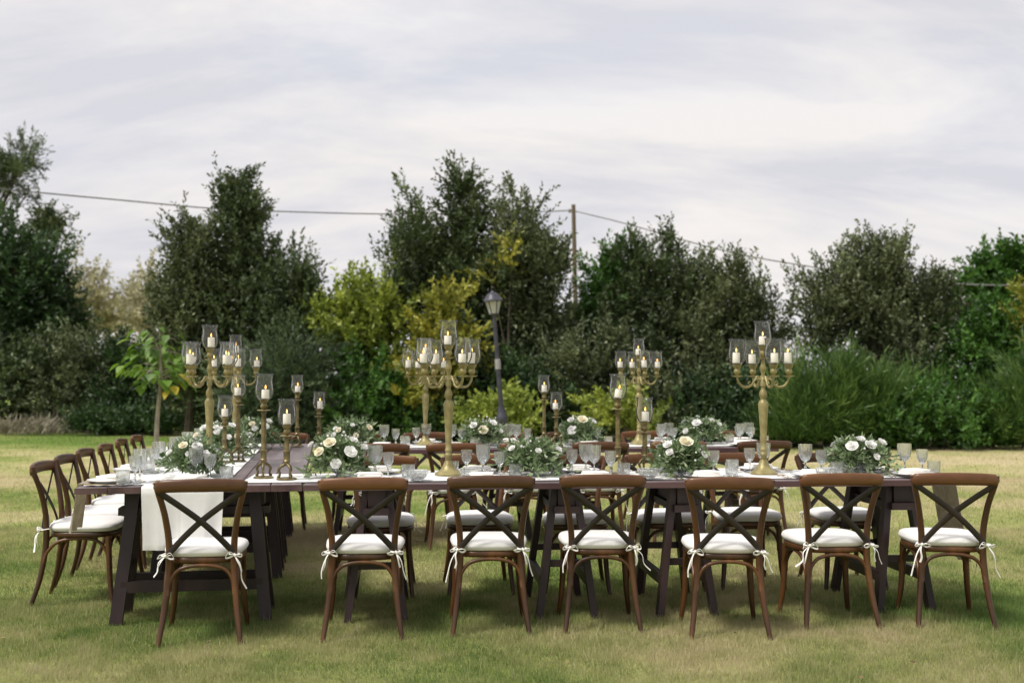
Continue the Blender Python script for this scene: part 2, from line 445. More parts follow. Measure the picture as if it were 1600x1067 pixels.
def build_lawn():
    rs = np.random.RandomState(5)
    xs = np.concatenate([[-700, -250, -90, -45], np.arange(-28, 28.1, 0.4), [45, 90, 250, 700]])
    ys = np.concatenate([[-300, -80, -20, -5], np.arange(0, 44.1, 0.4), [60, 100, 250, 800]])
    X, Y = np.meshgrid(xs, ys)
    V = np.stack([X.ravel(), Y.ravel(), 0.012 * (vnoise(X.ravel(), Y.ravel(), 9, 1.1) - 0.5)], 1)
    nx, ny = len(xs), len(ys)
    i, j = np.meshgrid(np.arange(nx - 1), np.arange(ny - 1))
    b = (j * nx + i).ravel()
    F = np.stack([b, b + 1, b + nx + 1, b + nx], 1)
    me = np_mesh('lawn_ground', V, F, np.clip(dryness(V[:, 0], V[:, 1]), 0, 1), 'lawn_soil')
    tag(obj('lawn_ground', me), kind='structure')
    zones = [(4.4, 7.2, 330000, 1.0), (7.2, 10.5, 210000, 1.25), (10.5, 16.0, 120000, 1.8), (16.0, 30.0, 90000, 2.8)]
    VV, TT = [], []
    for (y0, y1, n, k) in zones:
        y = np.sqrt(rs.uniform(y0 * y0, y1 * y1, n))
        x = rs.uniform(-1, 1, n) * (y * 0.49 + 0.5)
        d = dryness(x, y)
        tall = (rs.rand(n) < .035) * rs.rand(n) * .045
        hgt = (0.010 + 0.022 * rs.rand(n) ** 1.6 + 0.012 * vnoise(x, y, 12, 2.2) + 0.016 * vnoise(x, y, 14, 9.0) ** 2 + tall) * (0.85 + 0.15 * k)
        wd = (0.0010 + 0.0011 * rs.rand(n)) * k
        az = rs.rand(n) * 2 * PI
        lean = hgt * (0.1 + 0.75 * rs.rand(n))
        la = az + rs.normal(0, 0.8, n)
        z0 = 0.012 * (vnoise(x, y, 9, 1.1) - 0.5) - 0.004
        bx, by = np.cos(az + PI / 2) * wd, np.sin(az + PI / 2) * wd
        p0 = np.stack([x - bx, y - by, z0], 1); p1 = np.stack([x + bx, y + by, z0], 1)
        tip = np.stack([x + np.cos(la) * lean, y + np.sin(la) * lean, z0 + hgt], 1)
        VV.append(np.stack([p0, p1, tip], 1).reshape(-1, 3))
        TT.append(np.repeat(np.clip(d + rs.normal(0, 0.15, n) + 6 * tall, 0, 1), 3))
    V = np.concatenate(VV); T = np.concatenate(TT)
    F = np.arange(len(V)).reshape(-1, 3)
    me = np_mesh('grass', V, F, T, 'grass_blades')
    tag(obj('grass', me), 'short green and straw coloured lawn grass under the tables', 'grass', kind='stuff')
build_lawn()

# ================================================================== TREES
def rand_unit(rs, n):
    v = rs.normal(size=(n, 3)); return v / np.linalg.norm(v, axis=1)[:, None]
def leaves_along(rs, base, dirs, slen, nl, ll, lw, spread, tint, droop=0.0):
    """sprigs: nl leaves along each stem"""
    n = len(base)
    t = (np.arange(nl) + rs.rand(n, nl)) / nl
    pos = base[:, None, :] + dirs[:, None, :] * (t * slen[:, None])[..., None]
    pos[..., 2] -= droop * (t ** 2) * slen[:, None]
    ld = dirs[:, None, :] * 0.75 + spread * rand_unit(rs, n * nl).reshape(n, nl, 3)
    ld /= np.linalg.norm(ld, axis=2)[..., None]
    up = rand_unit(rs, n * nl).reshape(n, nl, 3)
    sd_ = np.cross(ld, up); sd_ /= (np.linalg.norm(sd_, axis=2)[..., None] + 1e-6)
    L = (ll * (0.65 + 0.7 * rs.rand(n, nl)))[..., None]; W = (lw * (0.65 + 0.7 * rs.rand(n, nl)))[..., None]
    a = pos; b = pos + ld * L * .5 + sd_ * W * .5; c = pos + ld * L; d = pos + ld * L * .5 - sd_ * W * .5
    V = np.stack([a, b, c, d], 2).reshape(-1, 3)
    tt = np.clip(tint[:, None] + rs.normal(0, 0.085, (n, nl)), 0, 1)
    return V, np.repeat(tt.ravel(), 4)
def crown_mesh(name, seed, lobes, n, nl, ll, lw, sl, mat, up=0.5, spread=0.8, inner=0.5, ragged=0.25, droop=0.0, spires=0.0, clump=0.34):
    rs = np.random.RandomState(seed)
    lob = np.array([l[:6] for l in lobes], float)
    wt = lob[:, 3] * lob[:, 5] + 0.12; wt /= wt.sum()
    # branch ends first (clumps with gaps between them), then sprigs gathered around them
    nc = max(8, n // 16)
    ci = rs.choice(len(lob), nc, p=wt)
    cu = rand_unit(rs, nc)
    crad = 1 - inner * rs.rand(nc) ** 1.7
    cb = 1 + ragged * (np.sin(cu[:, 0] * 5.1 + ci * 2.3) * np.sin(cu[:, 1] * 4.3 + ci) * np.cos(cu[:, 2] * 5.7 + ci * 1.7) + rs.normal(0, 0.45, nc))
    cpos = lob[ci, :3] + cu * lob[ci, 3:6] * (crad * cb)[:, None]
    cdir = cu * np.array([1, 1, .6]) + np.array([0, 0, up]) + .5 * rand_unit(rs, nc)
    cdir /= np.linalg.norm(cdir, axis=1)[:, None]
    ctint = 0.13 * rs.normal(size=nc)
    which = rs.randint(0, nc, n)
    u = cu[which]; rad = crad[which]
    along = rs.rand(n)
    base = cpos[which] + cdir[which] * ((along - .5) * clump * 2.2)[:, None] + rs.normal(0, 1, (n, 3)) * (clump * (.62 - .42 * along))[:, None]
    base[:, 2] = np.maximum(base[:, 2], 0.06 + 0.2 * rs.rand(n))
    dirs = cdir[which] * .9 + (base - cpos[which]) * (.5 / clump) + np.array([0, 0, up * .35]) + 0.35 * rand_unit(rs, n)
    dirs /= np.linalg.norm(dirs, axis=1)[:, None]
    slen = sl * (0.4 + 0.9 * rs.rand(n))
    tint = 0.45 + ctint[which] + 0.13 * rs.normal(size=n) + 0.08 * np.sin(base[:, 0] * 1.7 + seed) * np.cos(base[:, 2] * 1.9)
    V, T = leaves_along(rs, base, dirs, slen, nl, ll, lw, spread, tint, droop)
    if spires:
        k = max(6, int(n * spires))
        cand = np.argsort(-(u[:, 2] + 0.5 * rs.rand(n)) * rad)[:k * 3]
        cand = rs.choice(cand, k, replace=False)
        sb = base[cand]; sdir = np.array([0, 0, 1.0]) + 0.30 * rand_unit(rs, k) + 0.35 * u[cand] * np.array([1, 1, 0])
        sdir /= np.linalg.norm(sdir, axis=1)[:, None]
        V2, T2 = leaves_along(rs, sb - sdir * sl * .5, sdir, sl * (1.0 + 1.1 * rs.rand(k) ** 1.8), int(nl * 1.9), ll, lw, spread * .8, tint[cand] + .08)
        V = np.concatenate([V, V2]); T = np.concatenate([T, T2])
    V[:, 2] = np.maximum(V[:, 2], 0.02)
    return np_mesh(name, V, np.arange(len(V)).reshape(-1, 4), T, mat)
def tree(name, label, D, lobes_px, n, mat, seed, nl=14, ll=0.10, lw=0.045, sl=0.42, up=0.5, spread=0.8, inner=0.5, ragged=0.25,
         depth=0.75, cat='tree', base_px=None, trunk_r=0.09, bark='bark', group=None, droop=0.0, spires=None, clump=None):
    s = FPX / D
    bx = base_px if base_px is not None else sum(l[0] for l in lobes_px) / len(lobes_px)
    root = Vector(((bx - 800) / s, D, 0))
    lob = []
    rs = random.Random(seed)
    for (px, py, rx, ry) in lobes_px:
        p = at_d(px, py, D)
        lob.append((p.x - root.x, rs.uniform(-.15, .15) * rx / s, p.z - (.58 if up >= .8 else .26) * sl / .5, rx / s * (.78 if up >= .8 else .86), max(0.3, depth * rx / s * .84), ry / s * .82))
    t = thing(name, label, cat, root, 0, group)
    obj('crown', crown_mesh(name + '_crown', seed, lob, n, nl, ll, lw, sl, mat, up, spread, inner, ragged, droop, (0.06 if up >= .8 else 0.0) if spires is None else spires, clump or sl * .72), t)
    mb = MB()
    zt = max(l[2] for l in lob)
    tx = [l for l in lob if l[2] == zt][0][0]
    mb.tube(catmull([(0, 0, -.05), (tx * .1 + .04, .03, zt * .3), (tx * .5, -.03, zt * .65), (tx, 0, zt)], 5), [trunk_r, trunk_r * .7, trunk_r * .45, trunk_r * .12], 7)
    for l in lob:
        z0 = min(l[2] * .5, zt * .55)
        f = z0 / zt
        mb.tube(catmull([(tx * f * .6, 0, z0), (l[0] * .55, l[1] * .6, z0 + (l[2] - z0) * .5), (l[0], l[1], l[2] + l[5] * .25)], 4), [trunk_r * .45, trunk_r * .25, trunk_r * .07], 6)
    obj('trunk', mb.mesh(name + '_trunk', bark), t)
    return t

# far behind
tree('pale_tree', 'pale wispy olive tree far off, nearest the dark green tree at left edge', 62, [(118, 452, 34, 50), (140, 440, 26, 40), (100, 470, 26, 40)], 520, 'leaf_pale', 11, nl=10, ll=.26, lw=.11, sl=1.0, inner=.9, ragged=.5, trunk_r=.2, group='far pale trees')
tree('pale_tree', 'pale wispy tree far off in the middle of the sky gap at left', 64, [(190, 475, 26, 36), (210, 462, 18, 34), (176, 490, 22, 30)], 420, 'leaf_pale', 12, nl=10, ll=.26, lw=.11, sl=1.0, inner=.9, ragged=.5, trunk_r=.2, group='far pale trees')
tree('pale_tree', 'pale wispy tree far off, touching the tall dark oak on its left', 60, [(240, 460, 24, 40), (256, 448, 18, 36), (232, 490, 26, 34)], 460, 'leaf_pale', 13, nl=10, ll=.26, lw=.11, sl=1.0, inner=.9, ragged=.5, trunk_r=.2, group='far pale trees')
tree('pine_tree', 'dark pine reaching into the sky at the top left edge', 36, [(8, 248, 42, 26), (-40, 250, 50, 36), (36, 228, 24, 17), (46, 272, 18, 14), (18, 282, 30, 10), (-90, 270, 60, 40)], 950, 'leaf_oak', 14, nl=16, ll=.16, lw=.035, sl=.5, up=.8, inner=.8, ragged=.3, base_px=-95, trunk_r=.22)
tree('thin_tree', 'thin grey green treetop peeking out behind the dark tree at left', 40, [(72, 352, 24, 26), (54, 372, 26, 34), (84, 344, 16, 14)], 300, 'leaf_oak', 15, nl=10, ll=.16, lw=.07, sl=.6, inner=.9, ragged=.5, trunk_r=.14)
tree('broadleaf_tree', 'tall bright green leafy tree at the upper right edge', 33, [(1545, 425, 40, 38), (1590, 420, 46, 46), (1625, 430, 50, 56), (1530, 460, 34, 36), (1580, 500, 60, 60)], 1500, 'leaf_green', 16, nl=14, ll=.16, lw=.085, sl=.55, up=.4, trunk_r=.18)

# left block
tree('dark_tree', 'dense dark green tree filling the left edge', 31, [(20, 395, 44, 62), (52, 430, 44, 80), (-20, 420, 60, 110), (78, 480, 36, 66), (20, 500, 80, 90), (85, 530, 40, 60)], 2300, 'leaf_dark', 17, nl=16, ll=.15, lw=.065, sl=.6, up=.6, trunk_r=.2)
tree('hedge_shrub', 'dark olive shrub below the dense dark tree at the left edge', 29.5, [(10, 590, 60, 70), (50, 560, 45, 50), (80, 600, 50, 62), (-30, 600, 50, 70)], 1300, 'leaf_oak', 18, nl=14, ll=.13, lw=.055, sl=.5, cat='shrub', trunk_r=.06, group='left hedge shrubs')
tree('hedge_shrub', 'olive green shrub directly left of the sapling, brownest of the hedge', 29, [(130, 560, 50, 52), (165, 545, 45, 45), (110, 610, 46, 55), (170, 610, 50, 60)], 1300, 'leaf_olive', 19, nl=14, ll=.12, lw=.05, sl=.5, cat='shrub', trunk_r=.06, group='left hedge shrubs')
tree('hedge_shrub', 'dark green shrub behind the young sapling', 28.5, [(215, 580, 45, 60), (250, 560, 45, 50), (200, 630, 60, 50), (265, 620, 50, 56)], 1500, 'leaf_dark', 20, nl=16, ll=.12, lw=.045, sl=.5, cat='shrub', trunk_r=.06, group='left hedge shrubs')
tree('low_bush', 'low feathery green bush at the foot of the left hedge', 27.5, [(150, 650, 34, 30), (200, 655, 45, 30), (250, 652, 40, 34)], 800, 'leaf_dark', 21, nl=16, ll=.12, lw=.03, sl=.5, up=.8, cat='bush', trunk_r=.03)
tree('holm_oak', 'tall dark holm oak left of centre with the pointed top', 26.5, [(372, 330, 22, 54), (366, 282, 8, 38), (378, 300, 12, 40), (352, 385, 36, 52), (394, 405, 40, 60), (330, 440, 46, 66), (418, 455, 46, 60), (375, 480, 90, 100), (350, 570, 90, 90), (420, 580, 60, 80)], 3600, 'leaf_oak', 22, nl=15, ll=.115, lw=.05, sl=.5, up=.9, inner=.42, trunk_r=.15)
tree('holm_oak', 'grey green oak shoulder left of the pointed dark oak', 26, [(300, 370, 28, 48), (285, 410, 28, 46), (310, 430, 45, 60), (278, 470, 36, 50), (300, 530, 56, 70)], 1700, 'leaf_olive', 23, nl=14, ll=.11, lw=.048, sl=.48, up=.9, trunk_r=.1)
tree('holm_oak', 'small dark oak with a rounded tip beside the lime green tree', 25.6, [(462, 400, 20, 38), (450, 450, 34, 50), (475, 470, 28, 60), (450, 530, 50, 80)], 1500, 'leaf_oak', 24, nl=14, ll=.11, lw=.048, sl=.46, up=.9, trunk_r=.1)
tree('juniper', 'feathery grey green juniper between the left oaks and lime tree', 24.3, [(450, 560, 45, 50), (490, 600, 45, 60), (410, 610, 50, 56), (520, 650, 50, 40), (440, 640, 70, 46)], 1700, 'leaf_juniper', 25, nl=22, ll=.12, lw=.022, sl=.7, up=.55, spread=.45, droop=.35, cat='shrub', trunk_r=.06)
tree('lime_tree', 'lime yellow leafy tree in the gap left of the central oak', 25.4, [(540, 450, 42, 42), (590, 460, 40, 42), (520, 500, 40, 50), (600, 520, 46, 60), (560, 560, 60, 70), (575, 500, 50, 50), (620, 590, 40, 50)], 1500, 'leaf_lime', 26, nl=15, ll=.13, lw=.06, sl=.45, up=.6, trunk_r=.09)
tree('green_shrub', 'dark green shrub below the lime yellow tree', 24.6, [(570, 600, 56, 46), (620, 640, 56, 46), (560, 650, 60, 40)], 1300, 'leaf_green', 27, nl=14, ll=.12, lw=.05, sl=.45, cat='shrub', trunk_r=.05)
tree('central_oak', 'tallest dark oak in the middle with spiky crown', 26.2, [(728, 300, 24, 52), (720, 268, 10, 30), (738, 350, 46, 60), (700, 400, 60, 70), (760, 430, 80, 90), (770, 520, 100, 110), (720, 600, 80, 80), (810, 600, 80, 90)], 4000, 'leaf_oak', 28, nl=15, ll=.115, lw=.05, sl=.5, up=.9, inner=.42, trunk_r=.16)
tree('central_oak', 'airy grey green oak limb left of the tallest crown', 25.8, [(650, 320, 22, 48), (630, 370, 34, 44), (660, 390, 40, 56), (640, 440, 44, 50)], 850, 'leaf_oak', 29, nl=14, ll=.11, lw=.048, sl=.5, up=.9, inner=.8, ragged=.4, trunk_r=.1)
tree('central_oak', 'airy grey green oak right of the tallest crown, beside the wooden pole', 25.5, [(812, 310, 22, 44), (800, 370, 40, 60), (852, 372, 20, 44), (835, 435, 42, 66), (862, 505, 36, 66), (830, 560, 60, 90)], 1900, 'leaf_olive', 30, nl=14, ll=.11, lw=.048, sl=.5, up=.9, inner=.7, ragged=.4, trunk_r=.1)
tree('yellow_tree', 'yellow autumn tree behind the middle candelabras', 24.2, [(700, 500, 34, 50), (725, 540, 30, 50), (670, 550, 34, 42), (710, 470, 20, 32), (650, 590, 30, 36), (690, 590, 40, 40)], 560, 'leaf_yellow', 31, nl=15, ll=.13, lw=.065, sl=.4, up=.6, trunk_r=.06)
tree('yellow_branch_tree', 'small yellow leafed tree showing through the central oak top', 25.0, [(800, 392, 22, 16), (770, 410, 14, 10)], 60, 'leaf_yellow', 32, nl=12, ll=.12, lw=.06, sl=.4, base_px=790, trunk_r=.05)
tree('yellow_shrub', 'low yellowish shrub at the foot of the lamp post', 22.0, [(770, 640, 34, 30), (805, 645, 26, 30), (745, 655, 24, 28)], 420, 'leaf_lime', 33, nl=14, ll=.10, lw=.05, sl=.35, cat='shrub', trunk_r=.03)
tree('yellow_shrub', 'low yellow green shrub behind the right front candlesticks', 22.6, [(950, 620, 34, 34), (990, 635, 28, 28), (1010, 650, 24, 26)], 300, 'leaf_lime', 34, nl=13, ll=.10, lw=.048, sl=.35, cat='shrub', trunk_r=.03)
tree('dark_shrub', 'dark shrub filling the ground behind the lamp post', 24.4, [(790, 620, 70, 70), (860, 640, 70, 60), (720, 650, 70, 50)], 1700, 'leaf_dark', 35, nl=14, ll=.12, lw=.05, sl=.45, cat='shrub', trunk_r=.05)

# right block
tree('bright_bush', 'bright green leafy tree right of the wooden pole', 26.4, [(945, 440, 26, 44), (955, 405, 22, 36), (925, 490, 30, 40), (965, 460, 40, 56)], 950, 'leaf_green', 36, nl=14, ll=.12, lw=.052, sl=.48, up=.9, trunk_r=.09)
tree('olive_tree', 'grey green tree in the middle of the right treeline', 26.0, [(1000, 400, 36, 46), (1050, 400, 50, 52), (1030, 460, 70, 70), (960, 500, 60, 66), (1020, 560, 90, 90), (930, 590, 60, 80)], 2900, 'leaf_oak', 37, nl=15, ll=.11, lw=.045, sl=.5, up=1.0, inner=.45, trunk_r=.13)
tree('olive_tree', 'silvery green tree sloping down at right of the treeline', 25.5, [(1120, 415, 34, 44), (1160, 430, 36, 44), (1110, 480, 60, 70), (1190, 470, 40, 56), (1150, 560, 90, 90), (1060, 600, 70, 70)], 2700, 'leaf_olive', 38, nl=15, ll=.11, lw=.045, sl=.5, up=1.0, inner=.45, trunk_r=.12)
tree('olive_tree', 'grey green shrub in front of the right treeline near the tall pole', 24.4, [(935, 520, 36, 46), (960, 570, 50, 60), (900, 560, 40, 60), (1040, 620, 70, 60), (910, 640, 60, 46)], 1800, 'leaf_olive', 39, nl=14, ll=.10, lw=.045, sl=.45, up=.8, cat='shrub', trunk_r=.07)
tree('olive_tree', 'broad silvery tree with an upright tip at far right', 24.6, [(1380, 395, 26, 46), (1340, 410, 40, 44), (1290, 430, 36, 44), (1430, 425, 36, 46), (1370, 460, 70, 66), (1290, 490, 46, 50), (1460, 470, 34, 50), (1400, 540, 90, 80)], 3000, 'leaf_olive', 40, nl=15, ll=.10, lw=.045, sl=.48, up=1.0, inner=.5, ragged=.35, trunk_r=.12)
tree('dark_shrub', 'dark shrub behind the right hand candelabra', 24.0, [(1120, 640, 70, 60), (1200, 620, 60, 70), (1050, 650, 60, 50)], 1600, 'leaf_dark', 41, nl=14, ll=.11, lw=.045, sl=.45, cat='shrub', trunk_r=.05)
tree('green_shrub', 'bright green rounded bush at the right edge under the tall tree', 24.0, [(1530, 520, 50, 60), (1580, 540, 46, 66), (1510, 590, 50, 66), (1570, 620, 60, 70)], 1900, 'leaf_green', 42, nl=14, ll=.11, lw=.05, sl=.45, up=.7, cat='shrub', trunk_r=.06)
tree('yellow_tree', 'small yellow leafed tree at the extreme right edge', 23.4, [(1600, 490, 18, 44), (1612, 540, 22, 44)], 120, 'leaf_yellow', 43, nl=13, ll=.12, lw=.055, sl=.4, trunk_r=.05)
tree('low_bush', 'low green bush with yellow tips at the right hand lawn edge', 22.2, [(1440, 645, 46, 46), (1500, 650, 50, 46), (1550, 660, 46, 42), (1400, 665, 36, 34)], 1500, 'leaf_green', 44, nl=14, ll=.10, lw=.045, sl=.4, up=.6, cat='bush', trunk_r=.03)
tree('low_bush', 'dark low undergrowth below the broom at right', 23.0, [(1260, 655, 60, 44), (1340, 660, 60, 40), (1190, 665, 46, 34)], 1300, 'leaf_dark', 45, nl=14, ll=.10, lw=.04, sl=.4, cat='bush', trunk_r=.03)

BR = dict(nl=12, ll=.26, lw=.016, sl=.52, up=1.0, spread=.42, inner=.6, ragged=.34, clump=.30, cat='bush', trunk_r=.035, spires=.02)
tree('broom_bush', 'large bright green broom bush right of the right hand candelabra', 22.6, [(1262, 606, 48, 54), (1312, 592, 52, 60), (1362, 602, 48, 58), (1398, 628, 38, 46), (1240, 650, 46, 44), (1310, 650, 70, 44), (1375, 660, 50, 36)], 3600, 'leaf_broom', 51, **BR)
tree('broom_bush', 'smaller broom bush against the right edge', 22.0, [(1590, 600, 34, 66), (1615, 590, 36, 70), (1580, 655, 36, 44)], 900, 'leaf_broom', 52, **BR)
tree('broom_bush', 'narrow green broom bush between large broom and yellow tipped bush', 23.2, [(1430, 600, 34, 46), (1455, 625, 34, 44)], 650, 'leaf_broom', 53, **BR)

def dry_tufts():
    rs = np.random.RandomState(77); n = 260
    p = at_d(60, 660, 28)
    base = np.stack([p.x + rs.normal(0, .75, n), 27.6 + rs.normal(0, .3, n), np.zeros(n)], 1)
    dirs = np.array([0, 0, 1.0]) + .8 * rand_unit(rs, n); dirs[:, 2] = np.abs(dirs[:, 2]); dirs /= np.linalg.norm(dirs, axis=1)[:, None]
    V, T = leaves_along(rs, base, dirs, .2 + .3 * rs.rand(n), 8, .2, .025, .4, .5 + .2 * rs.normal(size=n))
    V[:, 2] = np.maximum(V[:, 2], .01)
    tag(obj('dry_grass', np_mesh('dry_grass', V, np.arange(len(V)).reshape(-1, 4), T, 'dry_stalks')), 'pale dry grass stalks at the foot of the left hedge', 'grass', kind='stuff')
dry_tufts()

def sapling():
    D = 17.0; s = FPX / D
    base = Vector(((248 - 800) / s, D, 0))
    t = thing('sapling', 'slender young sapling with large drooping green and yellow leaves', 'tree', base)
    zt = at_d(250, 540, D).z
    mb = MB().tube(catmull([(0, 0, -.02), (-.02, 0, zt * .35), (.03, 0, zt * .7), (.02, 0, zt)], 5), [.042, .036, .028, .012], 8)
    rs = random.Random(4)
    spots = [(232, 535, 1), (252, 530, 1), (268, 540, 1), (225, 555, 1), (245, 552, 1), (270, 560, 1), (210, 568, 1), (218, 590, 1), (236, 575, 1), (255, 575, 1), (280, 562, 2), (205, 580, 1),
             (282, 590, 1), (272, 592, 1), (262, 560, 1), (222, 598, 1), (240, 590, 1), (276, 600, 2), (286, 598, 2), (214, 548, 1), (260, 598, 1), (240, 545, 1), (284, 577, 1), (228, 570, 1), (250, 562, 1), (268, 608, 2), (200, 590, 1)]
    Vv, Tt, Ff = [], [], []
    for i, (px, py, k) in enumerate(spots):
        p = at_d(px, py, D) - base
        p.y = rs.uniform(-.4, .4)
        p0 = p.copy()
        z0 = min(zt, max(zt * .68, p.z + .12))
        mb.tube(catmull([(.02, 0, z0 - .1), (p.x * .5, p.y * .5, p.z + .12), (p.x, p.y, p.z + .06)], 3), [.008, .004], 5)
        for q in range(5):
            az = math.atan2(p.y, p.x) + rs.uniform(-.9, .9)
            L, W = rs.uniform(.13, .23), rs.uniform(.10, .16)
            fw = Vector((math.cos(az), math.sin(az), rs.uniform(-.9, -.1))).normalized()
            p = p0 + Vector((rs.uniform(-.13, .13), rs.uniform(-.15, .15), rs.uniform(-.10, .14)))
            sdv = fw.cross(Vector((0, 0, 1))).normalized()
            nn = sdv.cross(fw)
            lv = MB()
            rows = [(0, .06), (.18, .75), (.42, 1.0), (.7, .72), (.9, .3), (1.0, .03)]
            vs_ = []
            for (f, w) in rows:
                c = fw * L * f - Vector((0, 0, 1)) * L * .25 * f * f
                for sg in (-1, 0, 1):
                    vs_.append(p + Vector((0, 0, .06)) + c + sdv * sg * W * w * .5 + nn * (.02 * abs(sg) * w))
            fs_ = []
            for r_ in range(len(rows) - 1):
                for cc in range(2):
                    a = r_ * 3 + cc; fs_.append((a, a + 1, a + 4, a + 3))
            V = np.array([tuple(v) for v in vs_]); F = np.array(fs_)
            tv = (0.9 + .1 * rs.random()) if (k == 2 and q < 2) else rs.uniform(.05, .55)
            me = np_mesh('leaf', V, F, np.full(len(V), tv), 'leaf_sapling')
            obj('leaf', me, t)
    obj('trunk', mb.mesh('sapling_trunk', 'pale_bark'), t)
sapling()

def fallen_leaves():
    rs = np.random.RandomState(31); n = 170
    y = np.sqrt(rs.uniform(5.0 ** 2, 13 ** 2, n)); x = rs.uniform(-1, 1, n) * y * .48
    base = np.stack([x, y, .030 + .010 * rs.rand(n)], 1)
    d = rand_unit(rs, n); d[:, 2] *= .25; d /= np.linalg.norm(d, axis=1)[:, None]
    sdv = np.cross(d, np.array([0, 0, 1.0]) + .35 * rand_unit(rs, n))
    L = (.022 + .022 * rs.rand(n))[:, None]; W = L * .55
    V = np.stack([base, base + d * L * .5 + sdv * W * .5, base + d * L, base + d * L * .5 - sdv * W * .5], 1).reshape(-1, 3)
    T_ = np.repeat(rs.rand(n), 4)
    tag(obj('fallen_leaves', np_mesh('fallen_leaves', V, np.arange(len(V)).reshape(-1, 4), T_, 'dead_leaf')), 'small dry fallen leaves scattered over the lawn', 'leaves', kind='stuff')
fallen_leaves()

# ------------------------------------------------------------------ pole, wires, lamp post
def pole_and_wires():
    D = 40.0
    b = at_d(903, 590, D); tp = at_d(896, 320, D)
    t = thing('utility_pole', 'bare wooden utility pole rising behind the treeline', 'pole', (b.x, D, 0))
    mb = MB().tube([(0, 0, -.3), (tp.x - b.x, 0, tp.z)], [.10, .075], 10)
    obj('shaft', mb.mesh('pole_shaft', 'pole_wood'), t)
    q = MB().lathe([(.02, 0), (.05, .02), (.05, .06), (.03, .08), (.05, .10), (.05, .13), (.01, .15)], 10, (tp.x - b.x - .13, 0, tp.z - .3), close=True)
    obj('insulator', q.mesh('insulator', 'lamp_band'), t)
    pa = at_d(896, 331, D)
    def wire(name_pts, label):
        pts = [at_d(x, y, d) for x, y, d in name_pts]
        o = obj('overhead_wire', MB().tube(catmull(pts, 6), .022, 6).mesh('overhead_wire', 'wire'))
        tag(o, label, 'wire', 'overhead wires')
    wire([(-120, 283, 30), (60, 301, 32), (190, 313, 33.5), (335, 326, 35), (470, 331.5, 36.5), (600, 334.5, 37.6), (760, 334, 39), (894, 329, 40)], 'thin overhead wire running left from the wooden pole')
    wire([(898, 330, 40), (960, 345, 39), (1030, 364, 37.8), (1100, 384, 36.5), (1180, 402, 35), (1250, 414, 33.8), (1350, 429, 32), (1490, 443, 29.8), (1600, 446, 28), (1700, 444, 26.5)], 'thin overhead wire sloping down right from the wooden pole')
pole_and_wires()

def lamp_post():
    D = 20.0
    b = at_d(789, 590, D); b.z = 0
    tp = at_d(772, 492, D)
    t = thing('lamp_post', 'dark leaning garden lamp post with lantern head', 'lamp post', b)
    ax = Vector((tp.x - b.x, 0, tp.z)).normalized()
    Lp = tp.z
    root = obj('post', None, t)
    t.rotation_euler = (0, math.atan2(ax.x, ax.z), 0)
    def zof(py): return (at_d(780, py, D).z) / ax.z
    zb, zc = zof(640), zof(570)
    p = MB().lathe([(.11, 0), (.11, .12), (.085, .18), (.085, zb - .25), (.10, zb - .22), (.10, zb - .12), (.078, zb - .08), (.06, zb + .05)], 14, close=True)
    obj('base_column', p.mesh('lamp_base', 'lamp_iron'), t)
    bpy.data.objects.remove(root)
    obj('post', MB().lathe([(.046, zb + .05), (.042, zc - .06), (.036, Lp - .02)], 12, close=True).mesh('lamp_shaft', 'lamp_iron'), t)
    obj('collar', MB().lathe([(.044, zc - .08), (.052, zc - .075), (.050, zc + .10), (.042, zc + .105)], 12, close=True).mesh('lamp_collar', 'lamp_band'), t)
    hd = obj('lantern', MB().lathe([(.036, Lp - .02), (.06, Lp), (.085, Lp + .015), (.085, Lp + .03)], 12, close=True).mesh('lantern_foot', 'lamp_iron'), t)
    z0, z1 = Lp + .03, Lp + .25
    for k in range(6):
        a0, a1 = k * PI / 3, (k + 1) * PI / 3
        r0, r1 = .085, .145
        c = lambda r, a, z: (r * math.cos(a), r * math.sin(a), z)
        i0, i1 = [(c(r0, a0, z0), c(r0, a1, z0), c(r1, a1, z1), c(r1, a0, z1)), (c(r0 - .006, a0, z0), c(r0 - .006, a1, z0), c(r1 - .006, a1, z1), c(r1 - .006, a0, z1))]
        obj('pane', MB().hexa([i0[0], i0[1], i1[1], i1[0], i0[3], i0[2], i1[2], i1[3]]).mesh('lamp_pane', 'lamp_pane', 0), hd)
        obj('rib', MB().bar(c(r0 + .002, a0, z0), c(r1 + .002, a0, z1), .014, .014, (math.cos(a0), math.sin(a0), 0)).mesh('lamp_rib', 'lamp_iron', 0), hd)
    obj('cap', MB().lathe([(.10, z1), (.178, z1 - .005), (.180, z1 + .015), (.15, z1 + .045), (.125, z1 + .10), (.085, z1 + .145), (.03, z1 + .165), (.02, z1 + .19), (.005, z1 + .20)], 18, close=True).mesh('lamp_cap', 'lamp_iron'), hd)
lamp_post()

